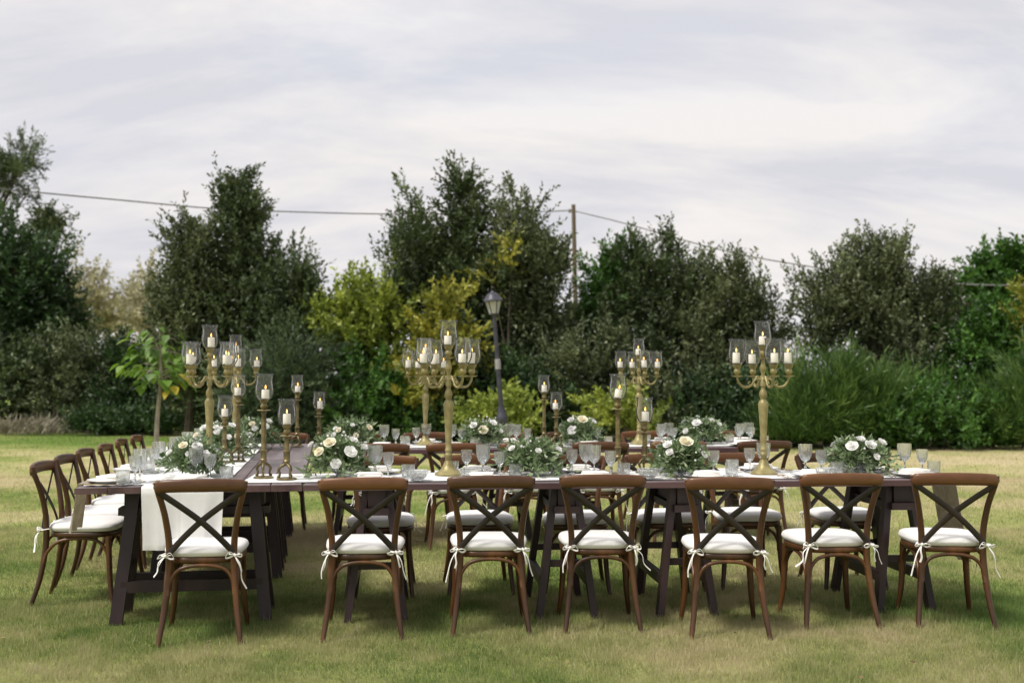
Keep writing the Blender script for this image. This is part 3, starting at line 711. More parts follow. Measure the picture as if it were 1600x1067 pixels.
# ================================================================== TABLES
T = 0.80
A_F = R(5.0)                       # the long tables run slightly away to the right
A_L = math.atan2(0.162, 1.0)       # the left table's long axis leans left by this
def table(label, origin, rz, L, W, seed, group='trestle tables', trest=(0.32, -0.32)):
    """origin = near left corner on the ground; local x along the length, y across"""
    t = thing('trestle_table', label, 'table', (origin[0], origin[1], 0), rz, group)
    rs = random.Random(seed)
    npl = max(4, round(W / 0.19))
    w = W / npl
    for k in range(npl):
        e0, e1 = rs.uniform(0, .012), rs.uniform(0, .012)
        dz = rs.uniform(-.0015, .0015)
        y0, y1 = k * w + .0015, (k + 1) * w - .0015
        b = .004
        z0, z1 = T - .036, T + dz
        mb = MB()
        # bevelled plank
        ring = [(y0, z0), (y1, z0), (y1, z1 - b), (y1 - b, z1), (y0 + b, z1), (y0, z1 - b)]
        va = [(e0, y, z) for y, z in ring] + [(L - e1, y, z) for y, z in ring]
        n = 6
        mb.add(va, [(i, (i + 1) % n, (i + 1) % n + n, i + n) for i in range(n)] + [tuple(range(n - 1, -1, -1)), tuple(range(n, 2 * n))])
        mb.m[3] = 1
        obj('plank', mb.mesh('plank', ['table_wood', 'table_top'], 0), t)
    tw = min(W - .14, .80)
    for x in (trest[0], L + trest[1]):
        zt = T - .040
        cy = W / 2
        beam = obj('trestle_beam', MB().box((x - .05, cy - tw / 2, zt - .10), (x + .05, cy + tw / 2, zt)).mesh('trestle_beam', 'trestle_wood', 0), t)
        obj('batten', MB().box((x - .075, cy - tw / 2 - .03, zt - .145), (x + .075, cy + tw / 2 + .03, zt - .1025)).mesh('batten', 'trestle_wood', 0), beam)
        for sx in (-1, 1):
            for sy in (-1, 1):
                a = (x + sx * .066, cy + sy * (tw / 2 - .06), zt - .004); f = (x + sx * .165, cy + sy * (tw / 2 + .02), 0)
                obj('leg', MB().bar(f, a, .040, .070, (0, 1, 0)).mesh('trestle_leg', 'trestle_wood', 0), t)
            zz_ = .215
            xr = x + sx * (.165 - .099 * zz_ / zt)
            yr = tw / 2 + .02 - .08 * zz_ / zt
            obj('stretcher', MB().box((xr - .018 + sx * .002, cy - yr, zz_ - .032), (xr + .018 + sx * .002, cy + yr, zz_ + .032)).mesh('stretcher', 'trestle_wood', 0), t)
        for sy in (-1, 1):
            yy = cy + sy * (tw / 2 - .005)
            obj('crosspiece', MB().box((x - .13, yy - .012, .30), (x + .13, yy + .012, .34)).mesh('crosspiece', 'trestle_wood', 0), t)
    return t

uF = Vector((math.cos(A_F), math.sin(A_F), 0)); vF = Vector((-math.sin(A_F), math.cos(A_F), 0))
uL = Vector((-math.sin(A_L), math.cos(A_L), 0)); vL = Vector((-math.cos(A_L), -math.sin(A_L), 0))   # along, and towards the left edge
D_F = 6.42
FO = Vector(((473 - 800) / FPX * D_F, D_F, 0))            # shared corner of left and front tables
WL, LL = 1.25, 2.05
WF = 0.80
def front_pt(a, b, z=T): p = FO + uF * a + vF * b; return Vector((p.x, p.y, z))       # a along, b across from the near edge
def left_pt(a, b, z=T): p = FO + uL * a + vL * b; return Vector((p.x, p.y, z))       # a away from camera, b from its right edge
LF = 4.00
LF1 = 1.80
A_B = R(5.5)
BO = left_pt(3.10, 0, 0) + Vector((0.03, 0, 0))
uB = Vector((math.cos(A_B), math.sin(A_B), 0)); vB = Vector((-math.sin(A_B), math.cos(A_B), 0))
WB, LB = 0.84, 4.06
def back_pt(a, b, z=T): p = BO + uB * a + vB * b; return Vector((p.x, p.y, z))

rzL = math.atan2(uL.y, uL.x)
table('near trestle table on the left, end draped with the white runner', left_pt(0, 0, 0), rzL, LL - .004, WL, 1)
table('far trestle table on the left, behind the one with the hanging runner', left_pt(LL, 0, 0), rzL, LL - .004, WL, 2)
table('left half of the front table, behind the second to fourth front chairs', front_pt(.004, 0, 0), A_F, LF1 - .004, WF, 3, trest=(.42, -.26))
table('right half of the front table, ending at the hanging taupe cloth', front_pt(LF1, 0, 0), A_F, LF - LF1, WF, 4, trest=(.46, -.40))
table('left half of the rear table by the left corner', back_pt(.004, 0, 0), A_B, 2.0 - .004, WB, 5)
table('right half of the rear table, ending behind the right hand candelabra', back_pt(2.0, 0, 0), A_B, LB - 2.0, WB, 6)

# ------------------------------------------------------------------ cloths
def cloth(name, label, cat, path, side, width, mat, seed=0, th=.0022, wav=.012, hang_from=None):
    """thin cloth swept along path (list of points); side = unit vector across"""
    rs = random.Random(seed)
    P = [Vector(p) for p in path]
    side = Vector(side).normalized()
    nw = 49
    ph = [rs.uniform(0, 6.28) for _ in range(4)]
    V = []
    k = len(P)
    for i, p in enumerate(P):
        t = (P[min(i + 1, k - 1)] - P[max(i - 1, 0)]).normalized()
        nrm = side.cross(t).normalized()
        if nrm.z < -.3: nrm = -nrm
        hang = min(1, max(0, (T - p.z) / .3))
        for j in range(nw):
            f = j / (nw - 1) - .5
            w = wav * hang * (math.sin(f * 13 + ph[0] + i * .05) + .6 * math.sin(f * 24 + ph[1]))
            w += hang ** .5 * sum(.0035 * math.exp(-((f - c0) / .012) ** 2) for c0 in (-.24, .02, .26))
            w2 = .0012 * (1 + math.sin(f * 31 + ph[2] + i * .9)) if hang == 0 else .001
            V.append((p + side * (f * width * (1 - .05 * hang)), nrm, w + w2))
    top = [a + n * (w + th) for a, n, w in V]; bot = [a + n * w for a, n, w in V]
    fs = []
    N = len(V)
    for i in range(k - 1):
        for j in range(nw - 1):
            a = i * nw + j
            fs.append((a, a + 1, a + nw + 1, a + nw)); fs.append((a + N + nw, a + nw + 1 + N, a + 1 + N, a + N))
    for i in range(k - 1):
        a = i * nw; fs.append((a, a + nw, a + nw + N, a + N))
        a = i * nw + nw - 1; fs.append((a + nw, a, a + N, a + nw + N))
    for j in range(nw - 1):
        fs.append((j + 1, j, j + N, j + 1 + N)); a = (k - 1) * nw + j; fs.append((a, a + 1, a + 1 + N, a + N))
    o = obj(name, MB().add(top + bot, fs).mesh(name, mat, 50))
    return tag(o, label, cat)
def lerp_path(a, b, n): return [Vector(a).lerp(Vector(b), i / n) for i in range(n + 1)]
zc = T + .003
# long white runner on the left table, hanging over the near end
e = left_pt(-.004, .66, zc)
pth = [left_pt(-.022 - .004 * (i % 2), .66, T - .35 + .34 * i / 10) for i in range(10)] + [left_pt(-.018, .66, T - .006)] + [left_pt(-.008, .66, zc)] + lerp_path(left_pt(.02, .66, zc), left_pt(4.05, .66, zc), 40)
cloth('table_runner', 'long white linen runner hanging over the near end of the left table', 'table runner', pth, vL, .45, 'linen_white', 1, wav=.007)
# runner on the front table with a taupe tail at the right end
pth = lerp_path(front_pt(-.36, .40, zc), front_pt(LF - .02, .40, zc), 40)
cloth('table_runner', 'white linen runner lying along the front table', 'table runner', pth, vF, .56, 'linen_white', 2)
pth = lerp_path(left_pt(.10, 1.05, zc), left_pt(4.02, 1.05, zc), 40)
cloth('table_runner', 'white linen strip under the plates along the left edge of left table', 'table runner', pth, vL, .34, 'linen_white', 6)
pth = lerp_path(front_pt(LF - .35, .40, zc + .0045), front_pt(LF + .004, .40, zc + .0045), 6) + [front_pt(LF + .020, .40, T - .012)] + [front_pt(LF + .024 + .10 * i / 12, .40, T - .04 - .50 * i / 12) for i in range(13)]
cloth('taupe_cloth', 'taupe linen cloth hanging off the right end of the front table', 'cloth', pth, vF, .34, 'linen_beige', 3, wav=.012)
pth = lerp_path(back_pt(.03, .42, zc), back_pt(LB - .02, .42, zc), 40)
cloth('table_runner', 'white linen runner lying along the rear table', 'table runner', pth, vB, .5, 'linen_white', 4)
# beige napkin hanging over the left edge of the left table
pth = lerp_path(left_pt(.30, WL - .06, zc + .006), left_pt(.30, WL + .004, zc + .006), 5) + [left_pt(.30, WL + .016, T - .012)] + [left_pt(.30, WL + .018 + .04 * i / 8, T - .03 - .24 * i / 8) for i in range(9)]
cloth('hanging_napkin', 'beige linen napkin hanging over the left table edge above a chair', 'napkin', pth, uL, .30, 'linen_beige', 5, wav=.012)

# ================================================================== CHAIRS
def seat_outline(scale_x=1.0, scale_y=1.0, n=40, ex=3.2):
    pts = []
    for j in range(n):
        a = 2 * PI * j / n
        c, s_ = math.cos(a), math.sin(a)
        x = math.copysign(abs(c) ** (2 / ex), c); y = math.copysign(abs(s_) ** (2 / ex), s_)
        w = .195 + (.228 - .195) * (y + 1) / 2
        pts.append((x * w * scale_x, y * .212 * scale_y))
    return pts
def ring_stack(rings):
    n = len(rings[0]); V = [p for r in rings for p in r]
    F = []
    for i in range(len(rings) - 1):
        for j in range(n):
            F.append((i * n + j, i * n + (j + 1) % n, (i + 1) * n + (j + 1) % n, (i + 1) * n + j))
    F.append(tuple(range(n - 1, -1, -1))); F.append(tuple((len(rings) - 1) * n + j for j in range(n)))
    return MB().add(V, F)
def chair_meshes():
    M = {}
    so = lambda s, z: [(x * s, y * s, z) for x, y in seat_outline()]
    M['seat_frame'] = ring_stack([so(.955, .418), so(.985, .420), so(1.0, .427), so(1.0, .443), so(.985, .450), so(.95, .452)]).mesh('seat_frame', 'chair_wood', 60)
    # cushion: puffed pad with piping
    rs = random.Random(8)
    rings = []
    for (s, z) in [(.93, .453), (.985, .456), (1.012, .466), (1.026, .474), (1.030, .478), (1.026, .482), (1.012, .491), (.985, .499), (.93, .505), (.82, .510), (.66, .513), (.45, .515), (.2, .5155)]:
        rings.append([(x, y, z + (.003 * math.sin(9 * x + 3) * math.cos(8 * y) if z > .49 else 0)) for x, y in [(a * s, b * s) for a, b in seat_outline(n=48, ex=3.6)]])
    M['cushion'] = ring_stack(rings).mesh('cushion', 'cushion_cloth', 60)
    for sx in (-1, 1):
        pts = catmull([(sx * .212, -.288, 0), (sx * .190, -.242, .16), (sx * .172, -.216, .34), (sx * .168, -.212, .45), (sx * .172, -.216, .56), (sx * .193, -.240, .70), (sx * .222, -.272, .815), (sx * .230, -.280, .862)], 5)
        M['rear_leg', sx] = MB().tube(pts, [.0135, .0165, .019, .019, .018, .017, .0165, .015], 10).mesh('rear_leg', 'chair_wood', 60)
        pts = catmull([(sx * .183, .165, .424), (sx * .186, .172, .30), (sx * .194, .182, .15), (sx * .212, .205, 0)], 5)
        M['front_leg', sx] = MB().tube(pts, [.019, .0185, .017, .013], 10).mesh('front_leg', 'chair_wood', 60)
        pts = [(sx * .222, -.286 + sx * .0, .815), (sx * .11, -.268 + sx * .0045, .735), (0, -.256 + sx * .0045, .650), (-sx * .09, -.245 + sx * .0045, .565), (-sx * .168, -.236, .480)]
        M['back_slat', sx] = MB().tube(catmull(pts, 4), .0165, 8, sx=1.0, sy=.20, ref=(0, 1, 0)).mesh('back_slat', 'slat_band', 50)
        pts = [(sx * .186, -.225, .255), (sx * .186, -.20, .33), (sx * .187, -.13, .395), (sx * .188, 0, .412), (sx * .188, .10, .395), (sx * .189, .155, .33), (sx * .190, .170, .255)]
        M['side_arch', sx] = MB().tube(catmull(pts, 4), .0105, 8).mesh('side_arch', 'chair_wood', 60)
    # top rail swept along a curve bowing back
    prof = []
    n = 14
    V, rings = [], []
    K = 22
    for i in range(K + 1):
        f = -1 + 2 * i / K
        x = f * .243
        y = -.283 - .030 * (1 - f * f)
        endf = max(0.0, abs(f) - .90) / .10
        hh = .036 * math.sqrt(max(.03, 1 - endf ** 2)) * (1 - .06 * abs(f)); tt = .0155 * math.sqrt(max(.05, 1 - endf ** 2))
        zc_ = .846 - .010 * abs(f) ** 3
        r_ = []
        for j in range(n):
            a = 2 * PI * j / n
            c, s_ = math.cos(a), math.sin(a)
            r_.append((x, y + math.copysign(abs(c) ** .7, c) * tt, zc_ + math.copysign(abs(s_) ** .8, s_) * hh))
        rings.append(r_)
    M['top_rail'] = ring_stack(rings).mesh('top_rail', 'rail_wood', 60)
    for nm, sy, xa in (('rear_arch', -1, .172), ('front_arch', 1, .178)):
        yb = -.222 if sy < 0 else .172
        pts = [(-xa, yb - .012 * (sy < 0), .255), (-xa + .008, yb, .33), (-xa + .06, yb + .004, .393), (0, yb + .006, .411), (xa - .06, yb + .004, .393), (xa - .008, yb, .33), (xa, yb - .012 * (sy < 0), .255)]
        M[nm] = MB().tube(catmull(pts, 4), .0105, 8).mesh(nm, 'chair_wood', 60)
    # ribbon ties, a few shapes
    for v in range(4):
        rs = random.Random(60 + v)
        for sx in (-1, 1):
            mb = MB()
            cx, cy, cz = sx * .180, -.236, .468
            mb.tube(catmull([(sx * .15, -.17, .475), (sx * .160, -.205, .475), (cx - sx * .025, cy - .003, .472), (cx, cy - .006, cz), (cx + sx * .022, cy + .012, .47), (sx * .187, -.19, .474)], 4), .006, 6, sy=.5)
            j = lambda a: rs.uniform(-a, a)
            mb.tube(catmull([(cx, cy - .006, cz), (cx + sx * .024, cy - .016, cz + .010 + j(.014)), (cx + sx * .038, cy - .014, cz - .004 + j(.014)), (cx + sx * .032, cy - .01, cz - .010), (cx, cy - .006, cz)], 4), .0045, 6, sy=.4)
            mb.tube(catmull([(cx, cy - .006, cz), (cx - sx * .026, cy - .020, cz + .010 + j(.01)), (cx - sx * .046, cy - .016, cz - .010 + j(.01)), (cx - sx * .026, cy - .01, cz - .014), (cx, cy - .006, cz)], 4), .0045, 6, sy=.4)
            for q in (0, 1):
                ln = rs.uniform(.10, .19) * (1 if q else .7)
                dx = sx * (.018 + .02 * q) * rs.uniform(.4, 1.4)
                mb.tube(catmull([(cx, cy - .006, cz), (cx + dx * .8, cy - .024, cz - ln * .3), (cx + dx * 1.1 + j(.012), cy - .024, cz - ln * .7), (cx + dx * 1.5 + j(.012), cy - .018, cz - ln)], 4), [.0042, .0048, .006], 6, sy=.4)
            mb.tube([(cx - sx * .006, cy - .012, cz + .004), (cx + sx * .006, cy - .014, cz - .004)], [.009, .009], 7)
            M['tie', sx, v] = mb.mesh('tie', 'tie_cloth', 60)
    return M
CM = chair_meshes()
n_chair = [0]
def chair(label, loc, rz, group):
    t = thing('cross_back_chair', label, 'chair', (loc[0], loc[1], 0), rz, group)
    obj('seat_frame', CM['seat_frame'], t)
    cu = obj('cushion', CM['cushion'], t)
    obj('top_rail', CM['top_rail'], t)
    rr = random.Random(n_chair[0]); n_chair[0] += 1
    for sx in (-1, 1):
        obj('rear_leg', CM['rear_leg', sx], t); obj('front_leg', CM['front_leg', sx], t)
        obj('back_slat', CM['back_slat', sx], t); obj('side_arch', CM['side_arch', sx], t)
        obj('tie', CM['tie', sx, rr.randrange(4)], cu)
    obj('rear_arch', CM['rear_arch'], t); obj('front_arch', CM['front_arch'], t)
    cu.rotation_euler = (0, 0, R(rr.uniform(-1.5, 1.5)))
    return t
def rail_place(px, D, rz):            # seat centre from where the rail stands
    X = (px - 800) / FPX * D
    f = Vector((-math.sin(rz), math.cos(rz), 0))
    return Vector((X, D, 0)) + f * .30
SEATS = []     # (table, a-coordinate source point, phrase)
R1 = [(315, 5.92, 9), (568, 6.02, 5), (768, 6.13, 4), (942, 6.20, 2), (1140, 6.04, -2), (1315, 6.28, 4), (1491, 6.30, -6)]
R1L = ['chair in front of the hanging white runner',
       'nearest row, second chair from left, right of the white runner chair',
       'nearest row, third chair from left, near the middle front candelabra',
       'nearest row, fourth and middle chair, backrest nearest the picture centre',
       'nearest row, third chair from the right end',
       'nearest row, second chair from the right end, angled slightly',
       'nearest row, rightmost chair, in front of hanging taupe cloth']
for (px, D, a), lb in zip(R1, R1L):
    p = rail_place(px, D, R(a)); chair('brown cross-back ' + lb, p, R(a), 'chairs in the nearest row')
    SEATS.append(('F' if px > 400 else 'LE', p))
R2 = [(600, 7.70, 184), (742, 7.80, 187), (893, 7.82, 181), (1024, 7.90, 186), (1146, 7.98, 183), (1290, 8.0, 186)]
for i, (px, D, a) in enumerate(R2):
    p = rail_place(px, D, R(a))
    chair('brown cross-back chair facing camera behind the front table, %s from left' % ORD[i], p, R(a), 'chairs on the far side of the front table')
    SEATS.append(('F2', p))
R3 = [(594, 9.10, 5), (712, 9.18, 8), (826, 9.28, 4), (939, 9.36, 6), (1060, 9.45, 3), (1195, 9.52, 8)]
for i, (px, D, a) in enumerate(R3):
    p = rail_place(px, D, R(a))
    chair('brown cross-back chair with back turned at the rear table, %s from left' % ORD[i], p, R(a), 'chairs on the near side of the rear table')
    SEATS.append(('B', p))
R4 = [(445, 10.85, 189), (560, 10.95, 184), (667, 11.0, 187), (785, 11.05, 183), (890, 11.15, 186), (1006, 11.25, 184), (1118, 11.3, 188)]
for i, (px, D, a) in enumerate(R4):
    p = rail_place(px, D, R(a))
    chair('brown cross-back chair behind the rear table, farthest row, %s from left' % ORD[i], p, R(a), 'chairs on the far side of the rear table')
    SEATS.append(('B2', p))
R5 = [(66, 7.15), (100, 7.78), (131, 8.45), (163, 9.05), (188, 9.80), (212, 10.4)]
R5L = ['nearest the camera on the left side, beige napkin above its seat', 'second from the camera along the left side', 'third from the camera along the left side', 'fourth from the camera along the left side',
       'second farthest along the left side', 'farthest from the camera along the left side']
for (px, D), lb in zip(R5, R5L):
    a = -R(90) + A_L + R(random.Random(px).uniform(-3, 3))
    p = rail_place(px, D, a)
    chair('brown cross-back chair ' + lb, p, a, 'chairs along the left side')
    SEATS.append(('L', p))

# ================================================================== CANDLES AND METAL STANDS
def shade_mesh():
    pr = [(.022, 0), (.035, .004), (.046, .018), (.0545, .042), (.056, .060), (.0535, .086), (.0495, .108), (.0485, .124), (.0505, .142), (.055, .160)]
    prof = [(r, z) for r, z in pr] + [(r - .0018, z) for r, z in reversed(pr)]
    return MB().lathe(prof, 48, flute=.004, nf=8, zf=(.01, .16)).mesh('glass_shade', 'shade_glass', 180)
SH = shade_mesh()
CAND = [MB().lathe([(.0, .006), (.022, .006), (.0232, .010), (.0230, h - .004), (.021, h), (.014, h - .003), (0.0, h - .005)], 18).tube([(0, 0, h - .006), (.001, 0, h + .006)], .0012, 5).mesh('candle', 'wax', 50) for h in (.066, .072, .060)]
CH = (.066, .072, .060)
FLM = MB().lathe([(.0006, 0), (.0038, .004), (.0048, .009), (.0036, .016), (.0016, .022), (.0003, .026)], 10, close=True).mesh('flame', 'flame', 60)
crs = random.Random(21)
def candle_set(parent, x, y, z, tilt=0.0):
    s = obj('glass_shade', SH, parent); s.location = (x, y, z); s.rotation_euler = (crs.uniform(-.02, .02), crs.uniform(-.02, .02), crs.uniform(0, 3))
    k = crs.randrange(3)
    c = obj('candle', CAND[k], parent); c.location = (x + crs.uniform(-.008, .008), y + crs.uniform(-.008, .008), z + .003); c.rotation_euler = (0, tilt + crs.uniform(-.05, .05), 0)
    f = obj('flame', FLM, c); f.location = (0, 0, CH[k] + .004)
CUP = [(.006, 0), (.012, .004), (.020, .016), (.0225, .026), (.018, .036), (.016, .041), (.021, .048), (.026, .058), (.030, .066), (.030, .070), (.0, .070)]
def candelabra_meshes():
    M = {}
    M['base'] = MB().lathe([(.0, 0), (.085, 0), (.086, .010), (.078, .018), (.060, .028), (.044, .044), (.032, .066), (.025, .085), (.021, .092), (.0, .092)], 28).mesh('candelabra_base', 'gold_paint', 45)
    M['shaft'] = MB().lathe([(0, .092), (.021, .094), (.019, .115), (.024, .122), (.024, .130), (.019, .136), (.018, .145), (.022, .150), (.022, .160), (.018, .166), (.0185, .20), (.022, .28), (.027, .37), (.0315, .425), (.0325, .442), (.028, .456), (.019, .468), (.017, .476), (.022, .486), (.0255, .505), (.021, .522), (.013, .536), (.013, .552), (.018, .556), (.018, .600), (.014, .606), (.011, .625), (.013, .640), (.020, .660), (.021, .670), (.014, .690), (.011, .715), (.012, .728), (.0, .728)], 24, flute=.0).mesh('candelabra_shaft', 'gold_paint', 45)
    M['plate'] = MB().lathe([(0, -.004), (.012, -.004), (.030, .0), (.037, .004), (.038, .007), (.030, .0045), (.0, .004)], 24).mesh('drip_plate', 'gold_paint', 45)
    M['cup'] = MB().lathe(CUP, 20).mesh('candle_cup', 'gold_paint', 45)
    arm = MB()
    arm.tube(catmull([(.014, 0, .596), (.045, 0, .600), (.062, 0, .583), (.075, 0, .562), (.105, 0, .549), (.140, 0, .556), (.163, 0, .582), (.172, 0, .612)], 5), [.0085, .0085, .0075, .008, .009, .0085, .0075, .007], 8)
    arm.tube(catmull([(.052, 0, .600), (.040, 0, .616), (.026, 0, .612), (.030, 0, .602)], 4), [.006, .005, .004], 6)
    arm.tube(catmull([(.085, 0, .556), (.098, 0, .572), (.088, 0, .584), (.080, 0, .576)], 4), [.0055, .0045, .003], 6)
    M['arm'] = arm.mesh('candelabra_arm', 'gold_paint', 60)
    return M
KM = candelabra_meshes()
def candelabra(label, p, ang, scale=1.0):
    t = thing('candelabra', label, 'candelabra', p, 0, 'five light candelabras')
    t.scale = (scale,) * 3
    obj('base', KM['base'], t); obj('shaft', KM['shaft'], t)
    pl = obj('drip_plate', KM['plate'], t); pl.location = (0, 0, .730)
    cp = obj('candle_cup', KM['cup'], t); cp.location = (0, 0, .738)
    candle_set(t, 0, 0, .808)
    for k in range(4):
        a = R(ang) + k * PI / 2
        ar = obj('arm', KM['arm'], t); ar.rotation_euler = (0, 0, a)
        x, y = .172 * math.cos(a), .172 * math.sin(a)
        pl = obj('drip_plate', KM['plate'], t); pl.location = (x, y, .616)
        cp = obj('candle_cup', KM['cup'], t); cp.location = (x, y, .622)
        candle_set(t, x, y, .692)
def on_table(px, D, z=T + .0065): return Vector(((px - 800) / FPX * D, D, z))
candelabra('tall gold candelabra with five candles on left table, nearest the camera there', on_table(328, 7.60), 55)
candelabra('gold candelabra half hidden at the far end of left table', on_table(368, 9.35), 24)
candelabra('tall gold candelabra on the front table left of the lamp post', on_table(701, 6.98), 34)
candelabra('gold candelabra on rear table, overlapped by the one left of lamp post', on_table(665, 10.1), 29)
candelabra('tall gold candelabra at the right part of front table, before dark shrubs', on_table(1192, 7.06), 9)
candelabra('gold candelabra on rear table behind the right pair of candlesticks', on_table(998, 10.2), 12)

def stick_mesh(h):
    M = {}
    b = MB().lathe([(0, 0), (.060, 0), (.061, .006), (.055, .011), (.046, .013), (0, .014)], 24)
    M['base'] = b.mesh('stick_base', 'old_brass', 45)
    for k in range(3):
        mb = MB()
        a = 2 * PI * k / 3 + .5
        c, s_ = math.cos(a), math.sin(a)
        q = lambda r, z: (r * c, r * s_, z)
        mb.tube(catmull([q(.050, .016), q(.043, .022), q(.040, .038), (q(.047, .056)), q(.036, .076), q(.016, .088), q(.006, .098)], 4), [.010, .008, .0065, .0085, .009, .010, .008], 8)
        mb.tube([q(.056, .014), q(.047, .020), q(.040, .022)], [.004, .010, .006], 7)
        M['foot', k] = mb.mesh('stick_foot', 'old_brass', 60)
    zp = h - .218
    M['stem'] = MB().lathe([(0, .092), (.014, .093), (.020, .104), (.022, .112), (.017, .120), (.019, .128), (.019, .160), (.022, .163), (.022, .170), (.016, .174), (.0145, .182), (.0155, .190), (.0145, .197)] + [(.0150 - .002 * i / 6, .197 + (zp - .02 - .197) * i / 6) for i in range(1, 7)] + [(.017, zp - .015), (.012, zp - .006), (.012, zp), (0, zp)], 24, flute=.07, nf=8, zf=(.198, zp - .021)).mesh('stick_stem', 'old_brass', 45)
    M['plate'] = MB().lathe([(0, zp - .002), (.012, zp - .001), (.036, zp + .001), (.041, zp + .004), (.041, zp + .007), (.030, zp + .005), (0, zp + .005)], 24).mesh('stick_plate', 'gold_paint', 45)
    M['cup'] = MB().lathe([(r, z * .93 + zp + .0055) for r, z in CUP], 20).mesh('stick_cup', 'old_brass', 45)
    M['z'] = zp + .066
    return M
SM = {'tall': stick_mesh(.625), 'short': stick_mesh(.475)}
def candlestick(label, p, kind, ang, tilt=0.0):
    t = thing('candlestick', label, 'candlestick', p, R(ang), 'single candlesticks with glass shades')
    m = SM[kind]
    obj('base', m['base'], t)
    for k in range(3): obj('foot', m['foot', k], t)
    obj('stem', m['stem'], t); obj('drip_plate', m['plate'], t); obj('candle_cup', m['cup'], t)
    candle_set(t, 0, 0, m['z'], tilt)
candlestick('taller brass candlestick of the near pair on left table corner', on_table(413, 6.78), 'tall', 10)
candlestick('shorter brass candlestick of the near pair on left table corner', on_table(449, 6.68), 'short', 40)
candlestick('taller brass candlestick beside the left candelabra shaft', on_table(373, 8.1), 'tall', 70)
candlestick('shorter brass candlestick right beside left candelabra shaft', on_table(352, 8.0), 'short', 100)
candlestick('taller brass candlestick at the far left table corner', on_table(465, 9.9), 'tall', 30)
candlestick('shorter brass candlestick at the far left table corner', on_table(499, 10.0), 'short', 15)
candlestick('taller brass candlestick right of the lamp post on rear table', on_table(850, 10.0), 'tall', 55)
candlestick('shorter brass candlestick right of the lamp post on rear table', on_table(869, 9.85), 'short', 80)
candlestick('taller brass candlestick on front table with a leaning candle', on_table(965, 7.05), 'tall', 20, .22)
candlestick('shorter brass candlestick on front table right of leaning candle', on_table(1007, 7.15), 'short', 65)

# ================================================================== TABLEWARE
def glass_meshes():
    G = {}
    def goblet(hh, rw, name):
        st = hh * .44
        outer = [(0, .0), (.034, .0), (.035, .003), (.020, .006), (.007, .012), (.0055, .03), (.009, st * .55), (.0055, st * .62), (.006, st * .9), (.012, st), (rw * .62, st + .012), (rw * .86, st + .032), (rw * .95, st + .055), (rw, hh - .006), (rw * 1.0, hh)]
        inner = [(rw - .0025, hh), (rw * .95 - .0028, st + .055), (rw * .86 - .003, st + .034), (rw * .6, st + .017), (0, st + .008)]
        return MB().lathe(outer + inner, 60, flute=.034, nf=12, zf=(st + .001, hh - .012)).mesh(name, 'crystal', 25)
    G['water_goblet'] = goblet(.190, .0435, 'water_goblet')
    G['wine_glass'] = goblet(.155, .036, 'wine_glass')
    o = [(0, 0), (.033, 0), (.036, .004), (.0385, .03), (.0405, .078), (.0405, .082)]
    i_ = [(.038, .082), (.036, .03), (.033, .012), (0, .010)]
    G['tumbler'] = MB().lathe(o + i_, 40, flute=.03, nf=10, zf=(.003, .06)).mesh('tumbler', 'crystal', 25)
    o = [(0, 0), (.03, 0), (.034, .003), (.052, .02), (.062, .042), (.066, .060)]
    G['crystal_bowl'] = MB().lathe(o + [(.062, .058), (.050, .026), (.03, .010), (0, .008)], 48, flute=.05, nf=12, zf=(.012, .07)).mesh('crystal_bowl', 'crystal', 25)
    return G
GM = glass_meshes()
PLATE = MB().lathe([(0, .0), (.075, .0), (.080, .003), (.120, .013), (.135, .017), (.136, .0195), (.120, .0165), (.082, .008), (0, .0065)], 40).mesh('dinner_plate', 'porcelain', 40)
def napkin_mesh(seed):
    rs = random.Random(seed)
    mb = MB()
    z = 0.0
    w, l = .075, .105
    for k in range(4):
        th = .007 + rs.uniform(0, .003)
        a = rs.uniform(-.12, .12); ww = w * (1 - .04 * k); ll = l * (1 - .03 * k)
        pts = []
        for (sx, sy) in ((-1, -1), (1, -1), (1, 1), (-1, 1)):
            x, y = sx * ww + rs.uniform(-.006, .006), sy * ll * .6 + rs.uniform(-.006, .006)
            pts.append((x * math.cos(a) - y * math.sin(a), x * math.sin(a) + y * math.cos(a)))
        lo = [(x, y, z) for x, y in pts]; mid = [(x * 1.04, y * 1.04, z + th * .5) for x, y in pts]; hi = [(x, y, z + th) for x, y in pts]
        cen = (0, 0, z + th * 1.5)
        V = lo + mid + hi + [cen]
        F = [(3, 2, 1, 0)] + [(i, (i + 1) % 4, (i + 1) % 4 + 4, i + 4) for i in range(4)] + [(i + 4, (i + 1) % 4 + 4, (i + 1) % 4 + 8, i + 8) for i in range(4)] + [(i + 8, (i + 1) % 4 + 8, 12) for i in range(4)]
        mb.add(V, F)
        z += th + .0005
    return mb.mesh('napkin', 'napkin_cloth', 60)
NAP = [napkin_mesh(k) for k in range(4)]
def fork_mesh():
    mb = MB()
    mb.tube(catmull([(0, -.10, .004), (0, -.05, .005), (0, .0, .010), (0, .03, .012), (0, .05, .007)], 4), [.0055, .004, .003, .003, .008], 6, sy=.4)
    for x in (-.008, -.0027, .0027, .008):
        mb.tube([(x * .8, .048, .007), (x, .07, .005), (x, .10, .010)], [.0018, .0016, .0009], 5)
    return mb.mesh('fork', 'cutlery_gold', 60)
